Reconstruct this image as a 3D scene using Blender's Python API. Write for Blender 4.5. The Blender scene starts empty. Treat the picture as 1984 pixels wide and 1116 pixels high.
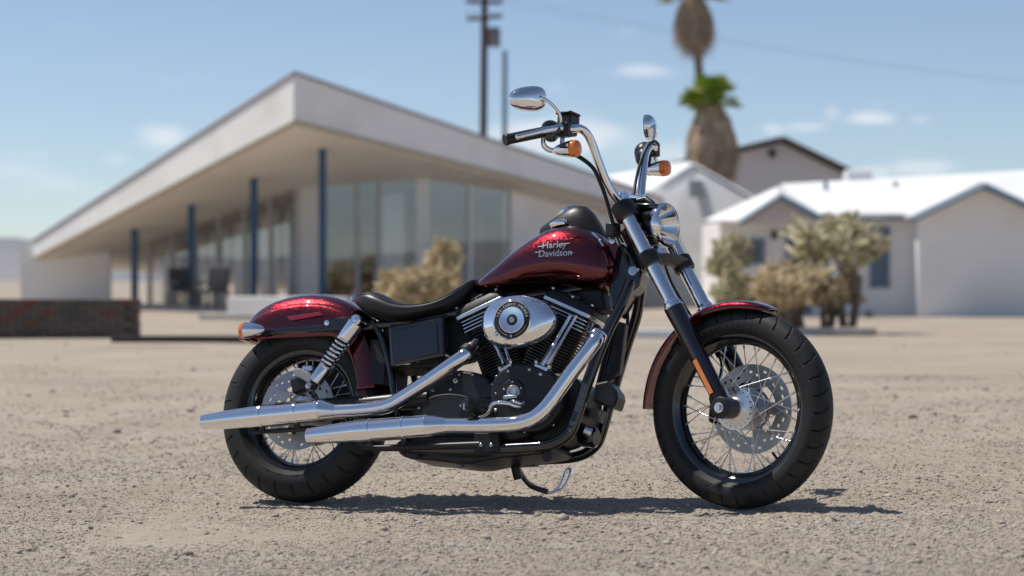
import bpy, bmesh, math, random
import numpy as np
from mathutils import Vector, Matrix, Euler
from mathutils.bvhtree import BVHTree
random.seed(7); np.random.seed(7)
SC = bpy.context.scene
COL = SC.collection
R = math.radians
PI = math.pi

# ------------------------------------------------------------------ camera
H = 0.757                      # eye height
F = 4000.0                     # focal length in photograph pixels
cam_d = bpy.data.cameras.new('camera'); cam = bpy.data.objects.new('camera', cam_d); COL.objects.link(cam)
cam_d.sensor_width = 36.0; cam_d.lens = F / 1984 * 36.0
cam_d.shift_y = -14 / 1984
cam_d.clip_start = 0.1; cam_d.clip_end = 20000
cam.location = (0, 0, H); cam.rotation_euler = (R(90), 0, 0)
cam_d.dof.use_dof = True; cam_d.dof.focus_distance = 7.05; cam_d.dof.aperture_fstop = 2.3
cam_d.dof.aperture_blades = 9
SC.camera = cam

# ------------------------------------------------------------------ sky + sun
SUN = Vector((-0.50, 0.20, 1.0)).normalized()
sun_el = math.asin(SUN.z); sun_az = math.atan2(SUN.x, SUN.y)
wd = bpy.data.worlds.new("World"); SC.world = wd; wd.use_nodes = True
nt = wd.node_tree; nt.nodes.clear()
def wn(t, **k):
    n = nt.nodes.new(t)
    for a, b in k.items(): setattr(n, a, b)
    return n
sky = wn('ShaderNodeTexSky', sky_type='NISHITA', sun_disc=False, sun_elevation=sun_el, sun_rotation=sun_az,
         altitude=2000, air_density=1.0, dust_density=0.5, ozone_density=4.2)
bg = wn('ShaderNodeBackground'); bg.inputs[1].default_value = 0.102
out = wn('ShaderNodeOutputWorld')
tc = wn('ShaderNodeTexCoord')
mp = wn('ShaderNodeMapping'); mp.inputs['Scale'].default_value = (1, 1, 2.6)
nz = wn('ShaderNodeTexNoise'); nz.inputs['Scale'].default_value = 7.0; nz.inputs['Detail'].default_value = 7; nz.inputs['Roughness'].default_value = .6
nt.links.new(tc.outputs['Generated'], mp.inputs[0]); nt.links.new(mp.outputs[0], nz.inputs['Vector'])
def wmath(op, a, b=None, c=None, clamp=False):
    n = wn('ShaderNodeMath', operation=op); n.use_clamp = clamp
    for i, v in enumerate((a, b, c)):
        if v is None: continue
        if hasattr(v, 'links') or hasattr(v, 'is_linked'): nt.links.new(v, n.inputs[i])
        else: n.inputs[i].default_value = v
    return n.outputs[0]
sepd = wn('ShaderNodeSeparateXYZ'); nt.links.new(tc.outputs['Generated'], sepd.inputs[0])
nz2 = wn('ShaderNodeTexNoise'); nz2.inputs['Scale'].default_value = 26.0; nz2.inputs['Detail'].default_value = 6
nt.links.new(mp.outputs[0], nz2.inputs['Vector'])
# scattered fair-weather cumulus low over the whole horizon
low = wn('ShaderNodeMapRange'); low.inputs['From Min'].default_value = .02; low.inputs['From Max'].default_value = .13
low.inputs['To Min'].default_value = .10; low.inputs['To Max'].default_value = -.12
nt.links.new(sepd.outputs[2], low.inputs['Value'])
field = wmath('ADD', nz.outputs['Fac'], low.outputs['Result'])
cl = wn('ShaderNodeMapRange', interpolation_type='SMOOTHSTEP'); cl.inputs['From Min'].default_value = .60; cl.inputs['From Max'].default_value = .78
nt.links.new(field, cl.inputs['Value'])
fac = wmath('MULTIPLY', cl.outputs['Result'], .55)
# the individual clouds seen over the lot (direction, angular size)
def cloud(px, py, sx, sy, amp):
    global fac
    d = Vector(((px - 992) / F, 1, (544 - py) / F)).normalized()
    dx = wmath('DIVIDE', wmath('SUBTRACT', sepd.outputs[0], d.x), sx / F)
    dz = wmath('DIVIDE', wmath('SUBTRACT', sepd.outputs[2], d.z), sy / F)
    dy = wmath('LESS_THAN', sepd.outputs[1], 0.0)
    r2 = wmath('ADD', wmath('ADD', wmath('MULTIPLY', dx, dx), wmath('MULTIPLY', dz, dz)), wmath('MULTIPLY', dy, 99))
    g = wmath('POWER', 2.718, wmath('MULTIPLY', r2, -1.0))
    g = wmath('ADD', g, wmath('MULTIPLY', wmath('SUBTRACT', nz2.outputs['Fac'], .5), 1.5))
    m = wn('ShaderNodeMapRange', interpolation_type='SMOOTHSTEP'); m.inputs['From Min'].default_value = .15; m.inputs['From Max'].default_value = 1.05
    nt.links.new(g, m.inputs['Value'])
    fac = wmath('MAXIMUM', fac, wmath('MULTIPLY', m.outputs['Result'], amp))
for c in [(312, 258, 60, 22, .85), (1255, 138, 62, 15, .55), (1690, 230, 52, 15, .75), (1560, 246, 50, 12, .5), (1085, 262, 190, 45, .8),
          (1612, 216, 18, 16, .35), (1785, 325, 60, 16, .6), (1300, 300, 150, 30, .55), (1500, 250, 25, 12, .5), (1690, 335, 40, 14, .6), (1780, 232, 22, 10, .35), (220, 310, 30, 14, .25)]:
    cloud(*c)
ccol = wn('ShaderNodeRGB'); ccol.outputs[0].default_value = (7.6, 8.0, 8.6, 1)
hs = wn('ShaderNodeHueSaturation'); hs.inputs['Saturation'].default_value = .84; hs.inputs['Value'].default_value = 1.0
nt.links.new(sky.outputs[0], hs.inputs['Color'])
mx = wn('ShaderNodeMix', data_type='RGBA'); nt.links.new(fac, mx.inputs[0]); nt.links.new(hs.outputs[0], mx.inputs[6]); nt.links.new(ccol.outputs[0], mx.inputs[7])
nt.links.new(mx.outputs[2], bg.inputs[0]); nt.links.new(bg.outputs[0], out.inputs[0])
sl = bpy.data.lights.new('sun', 'SUN'); sl.energy = 4.3; sl.angle = R(.53); sl.color = (1, .955, .88)
so = bpy.data.objects.new('sun', sl); COL.objects.link(so); so.location = (-20, 10, 40)
so.rotation_euler = (-SUN).to_track_quat('-Z', 'Y').to_euler()
SC.view_settings.view_transform = 'Standard'; SC.view_settings.look = 'None'
SC.view_settings.exposure = 0.08; SC.view_settings.gamma = 1.0
SC.cycles.use_denoising = True; SC.cycles.max_bounces = 10; SC.cycles.transparent_max_bounces = 12
SC.cycles.sample_clamp_indirect = 8

# ------------------------------------------------------------------ materials
MATS = {}
def mat(name, base, rough=.5, metal=0., coat=0., bump=None, var=None, coat_rough=.03, spec=.5, trans=0., ior=1.45, emit=None):
    """bump=(scale,strength,distance); var=(scale,colour2,lo,hi[,detail])"""
    if name in MATS: return MATS[name]
    m = bpy.data.materials.new(name); m.use_nodes = True; t = m.node_tree; b = t.nodes['Principled BSDF']
    b.inputs['Base Color'].default_value = (*base, 1); b.inputs['Roughness'].default_value = rough
    b.inputs['Metallic'].default_value = metal; b.inputs['Coat Weight'].default_value = coat; b.inputs['Coat Roughness'].default_value = coat_rough
    b.inputs['Specular IOR Level'].default_value = spec; b.inputs['Transmission Weight'].default_value = trans; b.inputs['IOR'].default_value = ior
    co = t.nodes.new('ShaderNodeTexCoord')
    if var:
        n = t.nodes.new('ShaderNodeTexNoise'); n.inputs['Scale'].default_value = var[0]; n.inputs['Detail'].default_value = var[4] if len(var) > 4 else 5
        t.links.new(co.outputs['Object'], n.inputs['Vector'])
        r = t.nodes.new('ShaderNodeMapRange'); r.inputs['From Min'].default_value = var[2]; r.inputs['From Max'].default_value = var[3]
        t.links.new(n.outputs['Fac'], r.inputs['Value'])
        x = t.nodes.new('ShaderNodeMix'); x.data_type = 'RGBA'; x.inputs[6].default_value = (*base, 1); x.inputs[7].default_value = (*var[1], 1)
        t.links.new(r.outputs[0], x.inputs[0]); t.links.new(x.outputs[2], b.inputs['Base Color'])
    if bump:
        n = t.nodes.new('ShaderNodeTexNoise'); n.inputs['Scale'].default_value = bump[0]; n.inputs['Detail'].default_value = 5
        t.links.new(co.outputs['Object'], n.inputs['Vector'])
        k = t.nodes.new('ShaderNodeBump'); k.inputs['Strength'].default_value = bump[1]; k.inputs['Distance'].default_value = bump[2]
        t.links.new(n.outputs['Fac'], k.inputs['Height']); t.links.new(k.outputs[0], b.inputs['Normal'])
    MATS[name] = m
    return m
M_chrome = mat('chrome', (.84, .85, .87), .02, 1.)
M_steel = mat('polished_steel', (.62, .62, .62), .22, 1.)
M_zinc = mat('zinc_spoke', (.66, .66, .65), .28, 1.)
M_alu = mat('cast_aluminium', (.72, .73, .75), .3, 1., bump=(200, .1, .0005))
M_disc = mat('brake_steel', (.34, .34, .34), .38, 1., bump=(300, .1, .0003))
M_gloss = mat('gloss_black', (.006, .006, .008), .14, 0., coat=1.)
M_satin = mat('satin_black', (.012, .012, .013), .38)
M_wrinkle = mat('wrinkle_black', (.013, .013, .014), .42, bump=(900, .35, .0006))
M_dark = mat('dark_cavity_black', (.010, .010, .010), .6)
M_rubber = mat('tyre_rubber', (.012, .012, .012), .62, bump=(500, .2, .0005), var=(9, (.024, .022, .019), .5, .8))
M_hose = mat('black_hose', (.012, .012, .012), .45)
M_leather = mat('black_leather', (.014, .014, .015), .40, bump=(700, .25, .0006))
M_amber = mat('amber_lens', (.95, .23, .01), .08, coat=1., trans=.25)
M_amber2 = mat('amber_reflector', (.85, .22, .01), .2, coat=1.)
M_redref = mat('red_reflector', (.30, .008, .03), .22, coat=1., bump=(400, .3, .0005))
M_badge = mat('badge_metal', (.62, .60, .57), .30, 1.)
M_decal = mat('pale_decal', (.45, .46, .47), .5)
M_white_print = mat('white_print', (.75, .75, .74), .5)
def paint():
    m = bpy.data.materials.new('red_flake_paint'); m.use_nodes = True; t = m.node_tree; b = t.nodes['Principled BSDF']
    b.inputs['Metallic'].default_value = 1.; b.inputs['Roughness'].default_value = .27
    b.inputs['Coat Weight'].default_value = 1.; b.inputs['Coat Roughness'].default_value = .015; b.inputs['Coat IOR'].default_value = 1.6
    co = t.nodes.new('ShaderNodeTexCoord')
    v = t.nodes.new('ShaderNodeTexVoronoi'); v.inputs['Scale'].default_value = 380
    t.links.new(co.outputs['Object'], v.inputs['Vector'])
    # each flake lies at its own small tilt
    s = t.nodes.new('ShaderNodeVectorMath'); s.operation = 'SUBTRACT'; s.inputs[1].default_value = (.5, .5, .5)
    t.links.new(v.outputs['Color'], s.inputs[0])
    sc = t.nodes.new('ShaderNodeVectorMath'); sc.operation = 'SCALE'; sc.inputs['Scale'].default_value = .22
    t.links.new(s.outputs[0], sc.inputs[0])
    g = t.nodes.new('ShaderNodeNewGeometry'); a = t.nodes.new('ShaderNodeVectorMath'); a.operation = 'ADD'
    t.links.new(g.outputs['Normal'], a.inputs[0]); t.links.new(sc.outputs[0], a.inputs[1])
    n = t.nodes.new('ShaderNodeVectorMath'); n.operation = 'NORMALIZE'; t.links.new(a.outputs[0], n.inputs[0])
    t.links.new(n.outputs[0], b.inputs['Normal']); t.links.new(g.outputs['Normal'], b.inputs['Coat Normal'])
    cr = t.nodes.new('ShaderNodeMix'); cr.data_type = 'RGBA'; cr.inputs[6].default_value = (.032, .0004, .002, 1); cr.inputs[7].default_value = (.19, .0010, .0055, 1)
    sp = t.nodes.new('ShaderNodeSeparateColor'); t.links.new(v.outputs['Color'], sp.inputs[0]); t.links.new(sp.outputs[0], cr.inputs[0])
    t.links.new(cr.outputs[2], b.inputs['Base Color'])
    return m
M_red = paint()
def clear_glass(name, tint=(1, 1, 1), base_refl=.04):
    m = bpy.data.materials.new(name); m.use_nodes = True; t = m.node_tree; t.nodes.remove(t.nodes['Principled BSDF'])
    o = t.nodes['Material Output']; tr = t.nodes.new('ShaderNodeBsdfTransparent'); tr.inputs[0].default_value = (*tint, 1)
    gl = t.nodes.new('ShaderNodeBsdfGlossy'); gl.inputs['Roughness'].default_value = .01
    lw = t.nodes.new('ShaderNodeLayerWeight'); lw.inputs[0].default_value = .5; fr = t.nodes.new('ShaderNodeMath'); fr.operation = 'POWER'; fr.inputs[1].default_value = 5; t.links.new(lw.outputs['Facing'], fr.inputs[0])
    ad = t.nodes.new('ShaderNodeMath'); ad.operation = 'ADD'; ad.inputs[1].default_value = base_refl; t.links.new(fr.outputs[0], ad.inputs[0])
    x = t.nodes.new('ShaderNodeMixShader'); t.links.new(ad.outputs[0], x.inputs[0]); t.links.new(tr.outputs[0], x.inputs[1]); t.links.new(gl.outputs[0], x.inputs[2])
    t.links.new(x.outputs[0], o.inputs[0]); return m
M_lens = clear_glass('headlight_glass', base_refl=.03)
M_window = clear_glass('window_glass', (.92, .93, .93), .15)

# ------------------------------------------------------------------ mesh builder
def orth(d):
    d = Vector(d).normalized(); a = Vector((0, 0, 1)) if abs(d.z) < .9 else Vector((1, 0, 0))
    u = d.cross(a).normalized(); return u, d.cross(u).normalized()
def catmull(pts, k=6, closed=False):
    P = [Vector(p) for p in pts]; n = len(P); outp = []
    rng = range(n) if closed else range(n - 1)
    for i in rng:
        if closed: a, b, c, d = P[(i - 1) % n], P[i], P[(i + 1) % n], P[(i + 2) % n]
        else:
            b, c = P[i], P[i + 1]; a = P[i - 1] if i > 0 else b + (b - c); d = P[i + 2] if i + 2 < n else c + (c - b)
        for j in range(k):
            t = j / k
            outp.append(.5 * ((2 * b) + (c - a) * t + (2 * a - 5 * b + 4 * c - d) * t * t + (3 * b - a - 3 * c + d) * t ** 3))
    if not closed: outp.append(P[-1])
    return outp
class MB:
    def __init__(s): s.v = []; s.f = []
    def add(s, vs, fs):
        o = len(s.v); s.v += [tuple(v) for v in vs]; s.f += [tuple(i + o for i in f) for f in fs]; return s
    def tube(s, pts, r, n=12, closed=False, caps=True):
        P = [Vector(p) for p in pts]; m = len(P)
        rr = r if isinstance(r, (list, tuple)) else [r] * m
        T = []
        for i in range(m):
            if closed: d = P[(i + 1) % m] - P[i - 1]
            else: d = P[min(i + 1, m - 1)] - P[max(i - 1, 0)]
            T.append(d.normalized() if d.length > 1e-9 else Vector((0, 0, 1)))
        u, _ = orth(T[0]); vs = []
        for i in range(m):
            u = (u - T[i] * u.dot(T[i])); u = u.normalized() if u.length > 1e-6 else orth(T[i])[0]
            w = T[i].cross(u)
            for j in range(n):
                a = 2 * PI * j / n; vs.append(P[i] + (u * math.cos(a) + w * math.sin(a)) * rr[i])
        fs = []
        for i in range(m if closed else m - 1):
            i2 = (i + 1) % m
            for j in range(n): fs.append((i * n + j, i * n + (j + 1) % n, i2 * n + (j + 1) % n, i2 * n + j))
        if caps and not closed:
            fs.append(tuple(range(n))[::-1]); fs.append(tuple((m - 1) * n + j for j in range(n)))
        return s.add(vs, fs)
    def lathe(s, prof, c, axis, n=32, closed=False, caps=True):
        """prof = [(radius, height along axis)]"""
        c = Vector(c); d = Vector(axis).normalized(); u, w = orth(d); m = len(prof); vs = []
        for r, h in prof:
            for j in range(n):
                a = 2 * PI * j / n; vs.append(c + d * h + (u * math.cos(a) + w * math.sin(a)) * r)
        fs = []
        for i in range(m if closed else m - 1):
            i2 = (i + 1) % m
            for j in range(n): fs.append((i * n + j, i * n + (j + 1) % n, i2 * n + (j + 1) % n, i2 * n + j))
        if caps and not closed:
            if prof[0][0] > 1e-6: fs.append(tuple(range(n))[::-1])
            if prof[-1][0] > 1e-6: fs.append(tuple((m - 1) * n + j for j in range(n)))
        return s.add(vs, fs)
    def loft(s, rings, caps=True, closed=True):
        n = len(rings[0]); vs = [p for r in rings for p in r]; fs = []
        for i in range(len(rings) - 1):
            for j in range(n if closed else n - 1):
                j2 = (j + 1) % n; fs.append((i * n + j, i * n + j2, (i + 1) * n + j2, (i + 1) * n + j))
        if caps and closed:
            fs.append(tuple(range(n))[::-1]); fs.append(tuple((len(rings) - 1) * n + j for j in range(n)))
        return s.add(vs, fs)
    def prism(s, a, b):
        return s.loft([a, b])
    def box(s, c, size, Mx=None):
        c = Vector(c); vs = []
        for sx in (-.5, .5):
            for sy in (-.5, .5):
                for sz in (-.5, .5):
                    p = Vector((sx * size[0], sy * size[1], sz * size[2])); vs.append(c + (Mx @ p if Mx else p))
        return s.add(vs, [(0, 1, 3, 2), (4, 6, 7, 5), (0, 4, 5, 1), (2, 3, 7, 6), (0, 2, 6, 4), (1, 5, 7, 3)])
    def ball(s, c, rad, Mx=None, nu=16, nv=10):
        c = Vector(c); rings = []
        for i in range(nv + 1):
            a = PI * (i / nv) * .998 + .001
            rings.append([c + (Mx @ Vector((rad[0] * math.sin(a) * math.cos(2 * PI * j / nu), rad[1] * math.sin(a) * math.sin(2 * PI * j / nu), rad[2] * math.cos(a))) if Mx else
                          Vector((rad[0] * math.sin(a) * math.cos(2 * PI * j / nu), rad[1] * math.sin(a) * math.sin(2 * PI * j / nu), rad[2] * math.cos(a)))) for j in range(nu)])
        return s.loft(rings)
    def mesh(s, name, smooth=40, T=None):
        me = bpy.data.meshes.new(name); me.from_pydata(s.v, [], s.f)
        if T is not None: me.transform(T)
        bm = bmesh.new(); bm.from_mesh(me); bmesh.ops.recalc_face_normals(bm, faces=bm.faces); bm.to_mesh(me); bm.free()
        if smooth:
            for p in me.polygons: p.use_smooth = True
            me.set_sharp_from_angle(angle=R(smooth))
        return me
def link(name, me, material, parent=None, bevel=0):
    o = bpy.data.objects.new(name, me); COL.objects.link(o)
    if material is not None and not me.materials: me.materials.append(material)
    if parent is not None: o.parent = parent
    if bevel:
        b = o.modifiers.new('bevel', 'BEVEL'); b.width = bevel; b.segments = 2; b.limit_method = 'ANGLE'; b.angle_limit = R(50)
    return o
def tag(o, label, cat, group=None, kind=None):
    if label: o['label'] = label
    if cat: o['category'] = cat
    if group: o['group'] = group
    if kind: o['kind'] = kind
    return o
def empty(name, loc=(0, 0, 0), rz=0):
    o = bpy.data.objects.new(name, None); COL.objects.link(o); o.location = loc; o.rotation_euler = (0, 0, rz); o.empty_display_size = .2
    return o
def W(px, py, Y):
    return Vector(((px - 992) / F * Y, Y, H + (544 - py) / F * Y))
# vectorised value noise
def vnoise(x, y, seed=0):
    xi = np.floor(x).astype(np.int64); yi = np.floor(y).astype(np.int64); fx = x - xi; fy = y - yi
    fx = fx * fx * (3 - 2 * fx); fy = fy * fy * (3 - 2 * fy)
    def h(a, b):
        n = (a * 374761393 + b * 668265263 + seed * 1442695041) & 0x7fffffff
        n = ((n ^ (n >> 13)) * 1274126177) & 0x7fffffff
        return ((n ^ (n >> 16)) & 0xffff) / 65535.0
    return (h(xi, yi) * (1 - fx) + h(xi + 1, yi) * fx) * (1 - fy) + (h(xi, yi + 1) * (1 - fx) + h(xi + 1, yi + 1) * fx) * fy

# ================================================================== THE GROUND
GZ_F, GZ_R = 0.0035, -0.0400      # ground height under the front and the rear tyre
def ground_base(x, y):
    w = np.exp(-((y - 7) / 7) ** 2)
    return (GZ_F + (np.clip(x, -2.6, 2.6) - .76) * (GZ_F - GZ_R) / 1.505) * w
def ground_h(x, y):
    z = ground_base(x, y)
    near = np.exp(-np.maximum(np.abs(y - 7) - 4, 0) / 6)
    calm = 1 - np.exp(-(((x - .75) / .35) ** 2 + ((y - 6.83) / .5) ** 2)) - np.exp(-(((x + .755) / .35) ** 2 + ((y - 7.43) / .5) ** 2))
    z = z - .003 + calm * ((vnoise(x * 1.3, y * 1.3, 1) - .5) * .018 + near * (vnoise(x * 7, y * 7, 2) - .5) * .012) + near * ((vnoise(x * 19, y * 19, 3) - .5) * .007 + (vnoise(x * 43, y * 43, 6) - .5) * .006)
    c = np.clip((vnoise(x * 34, y * 34, 4) - .72) * 4, 0, 1); m = np.clip((vnoise(x * 2.1, y * 2.1, 5) - .42) * 3, 0, 1)
    z = z + near * c * m * .010
    return z
def axis_pts(lo, hi, step, far, grow=1.22):
    c = list(np.arange(lo, hi + step / 2, step)); a = []; s = step; p = c[0]
    while p > -far: s *= grow; p -= s; a.append(p)
    b = []; s = step; p = c[-1]
    while p < far: s *= grow; p += s; b.append(p)
    return np.array(a[::-1] + c + b)
gx = axis_pts(-2.2, 2.2, .011, 4500); gy = axis_pts(4.9, 10.2, .0115, 4500)
GX, GY = np.meshgrid(gx, gy); GZ = ground_h(GX, GY)
nx, ny = len(gx), len(gy)
gm = bpy.data.meshes.new('ground')
co = np.stack([GX, GY, GZ], -1).reshape(-1, 3)
ii = (np.arange(ny - 1)[:, None] * nx + np.arange(nx - 1)[None, :]).reshape(-1)
fa = np.stack([ii, ii + 1, ii + nx + 1, ii + nx], 1)
gm.vertices.add(len(co)); gm.vertices.foreach_set('co', co.ravel())
gm.loops.add(fa.size); gm.loops.foreach_set('vertex_index', fa.ravel())
gm.polygons.add(len(fa)); gm.polygons.foreach_set('loop_start', np.arange(len(fa)) * 4); gm.polygons.foreach_set('loop_total', np.full(len(fa), 4))
gm.polygons.foreach_set('use_smooth', np.ones(len(fa), bool))
gm.update(); gm.validate()
def ground_mat():
    m = bpy.data.materials.new('desert_dirt'); m.use_nodes = True; t = m.node_tree; b = t.nodes['Principled BSDF']; b.inputs['Roughness'].default_value = .95
    b.inputs['Specular IOR Level'].default_value = .15
    g = t.nodes.new('ShaderNodeNewGeometry')
    def noise(scale, det=6, ro=.55):
        n = t.nodes.new('ShaderNodeTexNoise'); n.inputs['Scale'].default_value = scale; n.inputs['Detail'].default_value = det; n.inputs['Roughness'].default_value = ro
        t.links.new(g.outputs['Position'], n.inputs['Vector']); return n.outputs['Fac']
    def mixc(f, a, c, lo, hi):
        r = t.nodes.new('ShaderNodeMapRange'); r.inputs['From Min'].default_value = lo; r.inputs['From Max'].default_value = hi; t.links.new(f, r.inputs['Value'])
        x = t.nodes.new('ShaderNodeMix'); x.data_type = 'RGBA'; t.links.new(r.outputs[0], x.inputs[0])
        for k, v in ((6, a), (7, c)):
            if hasattr(v, 'links'): t.links.new(v, x.inputs[k])
            else: x.inputs[k].default_value = (*v, 1)
        return x.outputs[2]
    c = mixc(noise(.9), (.362, .300, .238), (.420, .355, .288), .35, .65)
    c = mixc(noise(14, 8, .65), c, (.27, .235, .20), .56, .80)
    c = mixc(noise(95, 4, .7), c, (.47, .42, .36), .60, .75)
    c = mixc(noise(150, 3, .7), c, (.17, .15, .13), .64, .76)
    c = mixc(noise(.07), c, (.33, .275, .225), .5, .7)
    c = mixc(noise(.35, 3), c, (.295, .245, .20), .52, .72)
    c = mixc(noise(2.6, 5), c, (.43, .375, .315), .55, .75)
    t.links.new(c, b.inputs['Base Color'])
    k1 = t.nodes.new('ShaderNodeBump'); k1.inputs['Strength'].default_value = .8; k1.inputs['Distance'].default_value = .006
    t.links.new(noise(60, 7, .7), k1.inputs['Height'])
    k2 = t.nodes.new('ShaderNodeBump'); k2.inputs['Strength'].default_value = .7; k2.inputs['Distance'].default_value = .004
    t.links.new(noise(190, 4, .7), k2.inputs['Height']); t.links.new(k1.outputs[0], k2.inputs['Normal']); t.links.new(k2.outputs[0], b.inputs['Normal'])
    return m
M_ground = ground_mat()
tag(link('ground', gm, M_ground), 'bare tan gravel lot of dusty desert dirt', 'ground', kind='structure')

# far desert hills round the horizon
hb = MB(); ring0, ring1, ring2 = [], [], []
for k in range(240):
    a = 2 * PI * k / 240; rr = 3300
    hh = 22 + 55 * float(vnoise(np.array([a * 6.0]), np.array([3.3]), 9)[0]) + 22 * float(vnoise(np.array([a * 25.0]), np.array([1.1]), 8)[0])
    ring0.append((rr * math.sin(a), rr * math.cos(a), -8)); ring1.append(((rr + 260) * math.sin(a), (rr + 260) * math.cos(a), hh * .6)); ring2.append(((rr + 700) * math.sin(a), (rr + 700) * math.cos(a), hh))
hb.loft([ring0, ring1, ring2], caps=False)
tag(link('hills', hb.mesh('hills', 60), mat('hill_rock', (.20, .21, .24), .95, var=(.004, (.27, .26, .27), .4, .6))), 'low blue grey desert hills on the horizon', 'hills', kind='structure')

# ================================================================== BUILDINGS
M_plaster = mat('white_plaster', (.86, .845, .82), .85, bump=(30, .2, .004), var=(.8, (.74, .72, .68), .48, .8))
M_soffit = mat('soffit_paint', (.80, .74, .66), .8, var=(.8, (.72, .66, .58), .45, .75))
M_roofwhite = mat('white_roof', (.80, .80, .80), .6, var=(.9, (.70, .70, .70), .5, .8))
M_blue = mat('blue_paint', (.030, .085, .16), .4)
M_bluetrim = mat('blue_grey_trim', (.13, .19, .26), .5)
M_trim = mat('pale_trim', (.80, .80, .78), .5)
M_brown = mat('brown_trim', (.14, .11, .09), .8)
M_conc = mat('concrete', (.50, .48, .45), .9, var=(3, (.42, .40, .37), .45, .7))
M_curtain = mat('grey_curtain', (.80, .82, .83), .9)
M_curtain2 = mat('brown_curtain', (.18, .165, .14), .9)
M_inside = mat('interior_wall', (.68, .66, .63), .9)
M_darkinside = mat('dark_interior', (.05, .05, .055), .8)
YS = F / 3369.0
def P3(px, py, Y): return W(px, py, Y * YS)
# prow roof: one tilted plate, its thick fascia tapering away from the prow
A, Lw, Rt = P3(570, 237, 37.58), P3(155, 455, 46.0), P3(1180, 391, 49.2)
nrm = (Lw - A).cross(Rt - A).normalized()
def plane_z(x, y): return A.z - (nrm.x * (x - A.x) + nrm.y * (y - A.y)) / nrm.z
dL = (Lw - A); dR = (Rt - A)
Lend = A + dL * 1.28; Rend = A + dR * 1.40
back = Lend + dR * 1.0; back.z = plane_z(back.x, back.y)
def up(p, t): return Vector((p.x, p.y, p.z + t))
tA = 1.05; tL = .62; tR = .55
office = empty('motel_office', (A.x, A.y + 6, 0)); OFF = Matrix.Translation(-Vector(office.location))
tag(office, 'white mid century motel office with swooping prow roof, blue columns and glass walls', 'building')
mb = MB()
mid = [A, Lend, back, Rend]; th = [tA, .5, .4, .42]
mb.prism([up(p, 0.05) for p in mid], [up(p, t) for p, t in zip(mid, th)])
rf = link('roof', mb.mesh('roof', 30, OFF), M_plaster, office, .03)
# soffit sheet just below, and a thin drip edge along the fascia foot
mb = MB(); ins = [Vector(A).lerp(back, .012), Vector(Lend).lerp(back, .012), back, Vector(Rend).lerp(back, .012)]
mb.prism([up(p, -.02) for p in ins], [up(p, .045) for p in ins])
link('soffit', mb.mesh('soffit', 30, OFF), M_soffit, office)
mb = MB()
ov = Vector((-.1, -.35, 0)).normalized() * .06
for a, b in ((A, Lend), (A, Rend)):
    mb.tube([up(a, tA + .02), up(b, (.5 if b is Lend else .42) + .02)], .05, 6)
link('roof_edge', mb.mesh('roof_edge', 30, OFF), mat('roof_edge_metal', (.36, .35, .38), .6), office)
mb = MB()
for a, b in ((A, Lend), (A, Rend)): mb.tube([up(a, .02), up(b, .02)], .045, 6)
link('drip_edge', mb.mesh('drip_edge', 30, OFF), mat('drip_edge_paint', (.45, .41, .33), .7), office)
# columns
for i in range(4):
    px = (625, 492, 371, 261)[i]; Y = 40 * YS * (1 + .05 * i); x = (px - 992) / F * Y
    mb = MB(); r = .105
    z1 = plane_z(x, Y) + .02
    mb.box((x, Y, z1 / 2), (.17, .17, z1))
    link('column', mb.mesh('column', 0, OFF), M_blue, office, .015)
# glass line plan points
def pl(px, Y): return Vector(((px - 992) / F * Y * YS, Y * YS, 0))
g0 = pl(290, 47.6); g1 = pl(576, 43.5); g1b = pl(616, 43.5); g2 = pl(825, 44.0); g3 = pl(990, 46.5); g4 = pl(1250, 53.0)
base_z = .10
def wall_quad(name, a, b, thick, m, parent, T, z0=base_z, z1=None, inset=0):
    d = (b - a).normalized(); n = Vector((d.y, -d.x, 0)) * thick
    mb = MB()
    za, zb = (plane_z(a.x, a.y), plane_z(b.x, b.y)) if z1 is None else (z1, z1)
    f = [Vector((a.x, a.y, z0)), Vector((b.x, b.y, z0)), Vector((b.x, b.y, zb)), Vector((a.x, a.y, za))]
    mb.prism(f, [p - n for p in f])
    return link(name, mb.mesh(name, 0, T), m, parent)
def bar(name, p, q, w, m, parent, T):
    mb = MB(); mb.tube([p, q], w * .7071, 4); return link(name, mb.mesh(name, 0, T), m, parent)
def glazing(a, b, nb, m_frame=M_trim, rail=None):
    for k in range(nb):
        p = a.lerp(b, k / nb); q = a.lerp(b, (k + 1) / nb); e = (q - p).normalized() * .05
        wall_quad('window_pane', p + e, q - e, .012, M_window, office, OFF)
    for k in range(nb + 1):
        p = a.lerp(b, k / nb)
        bar('mullion', Vector((p.x, p.y, base_z)), Vector((p.x, p.y, plane_z(p.x, p.y))), .09, m_frame, office, OFF)
    if rail:
        for k in range(nb):
            p = a.lerp(b, k / nb); q = a.lerp(b, (k + 1) / nb); e = (q - p).normalized() * .07
            bar('window_rail', Vector((p.x, p.y, rail)) + e, Vector((q.x, q.y, rail)) - e, .07, m_frame, office, OFF)
glazing(g0, g1, 6, mat('bronze_mullion', (.45, .45, .44), .5))
wall_quad('pillar', g1, g1b, .3, M_inside, office, OFF)
ga = g1b.lerp(g2, .36); gb = g1b.lerp(g2, .56); gc = g1b.lerp(g2, .93)
glazing(g1b + (ga - g1b) * .05, ga, 1, rail=2.0); glazing(ga, gb, 1, rail=2.0); glazing(gb, gc, 1)
glazing(g2, g3, 2)
wall_quad('corner_post', gc + (g2 - gc) * .3, g2, .2, M_trim, office, OFF)
wall_quad('wall', g3, g4, .25, M_plaster, office, OFF, z0=0)
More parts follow.
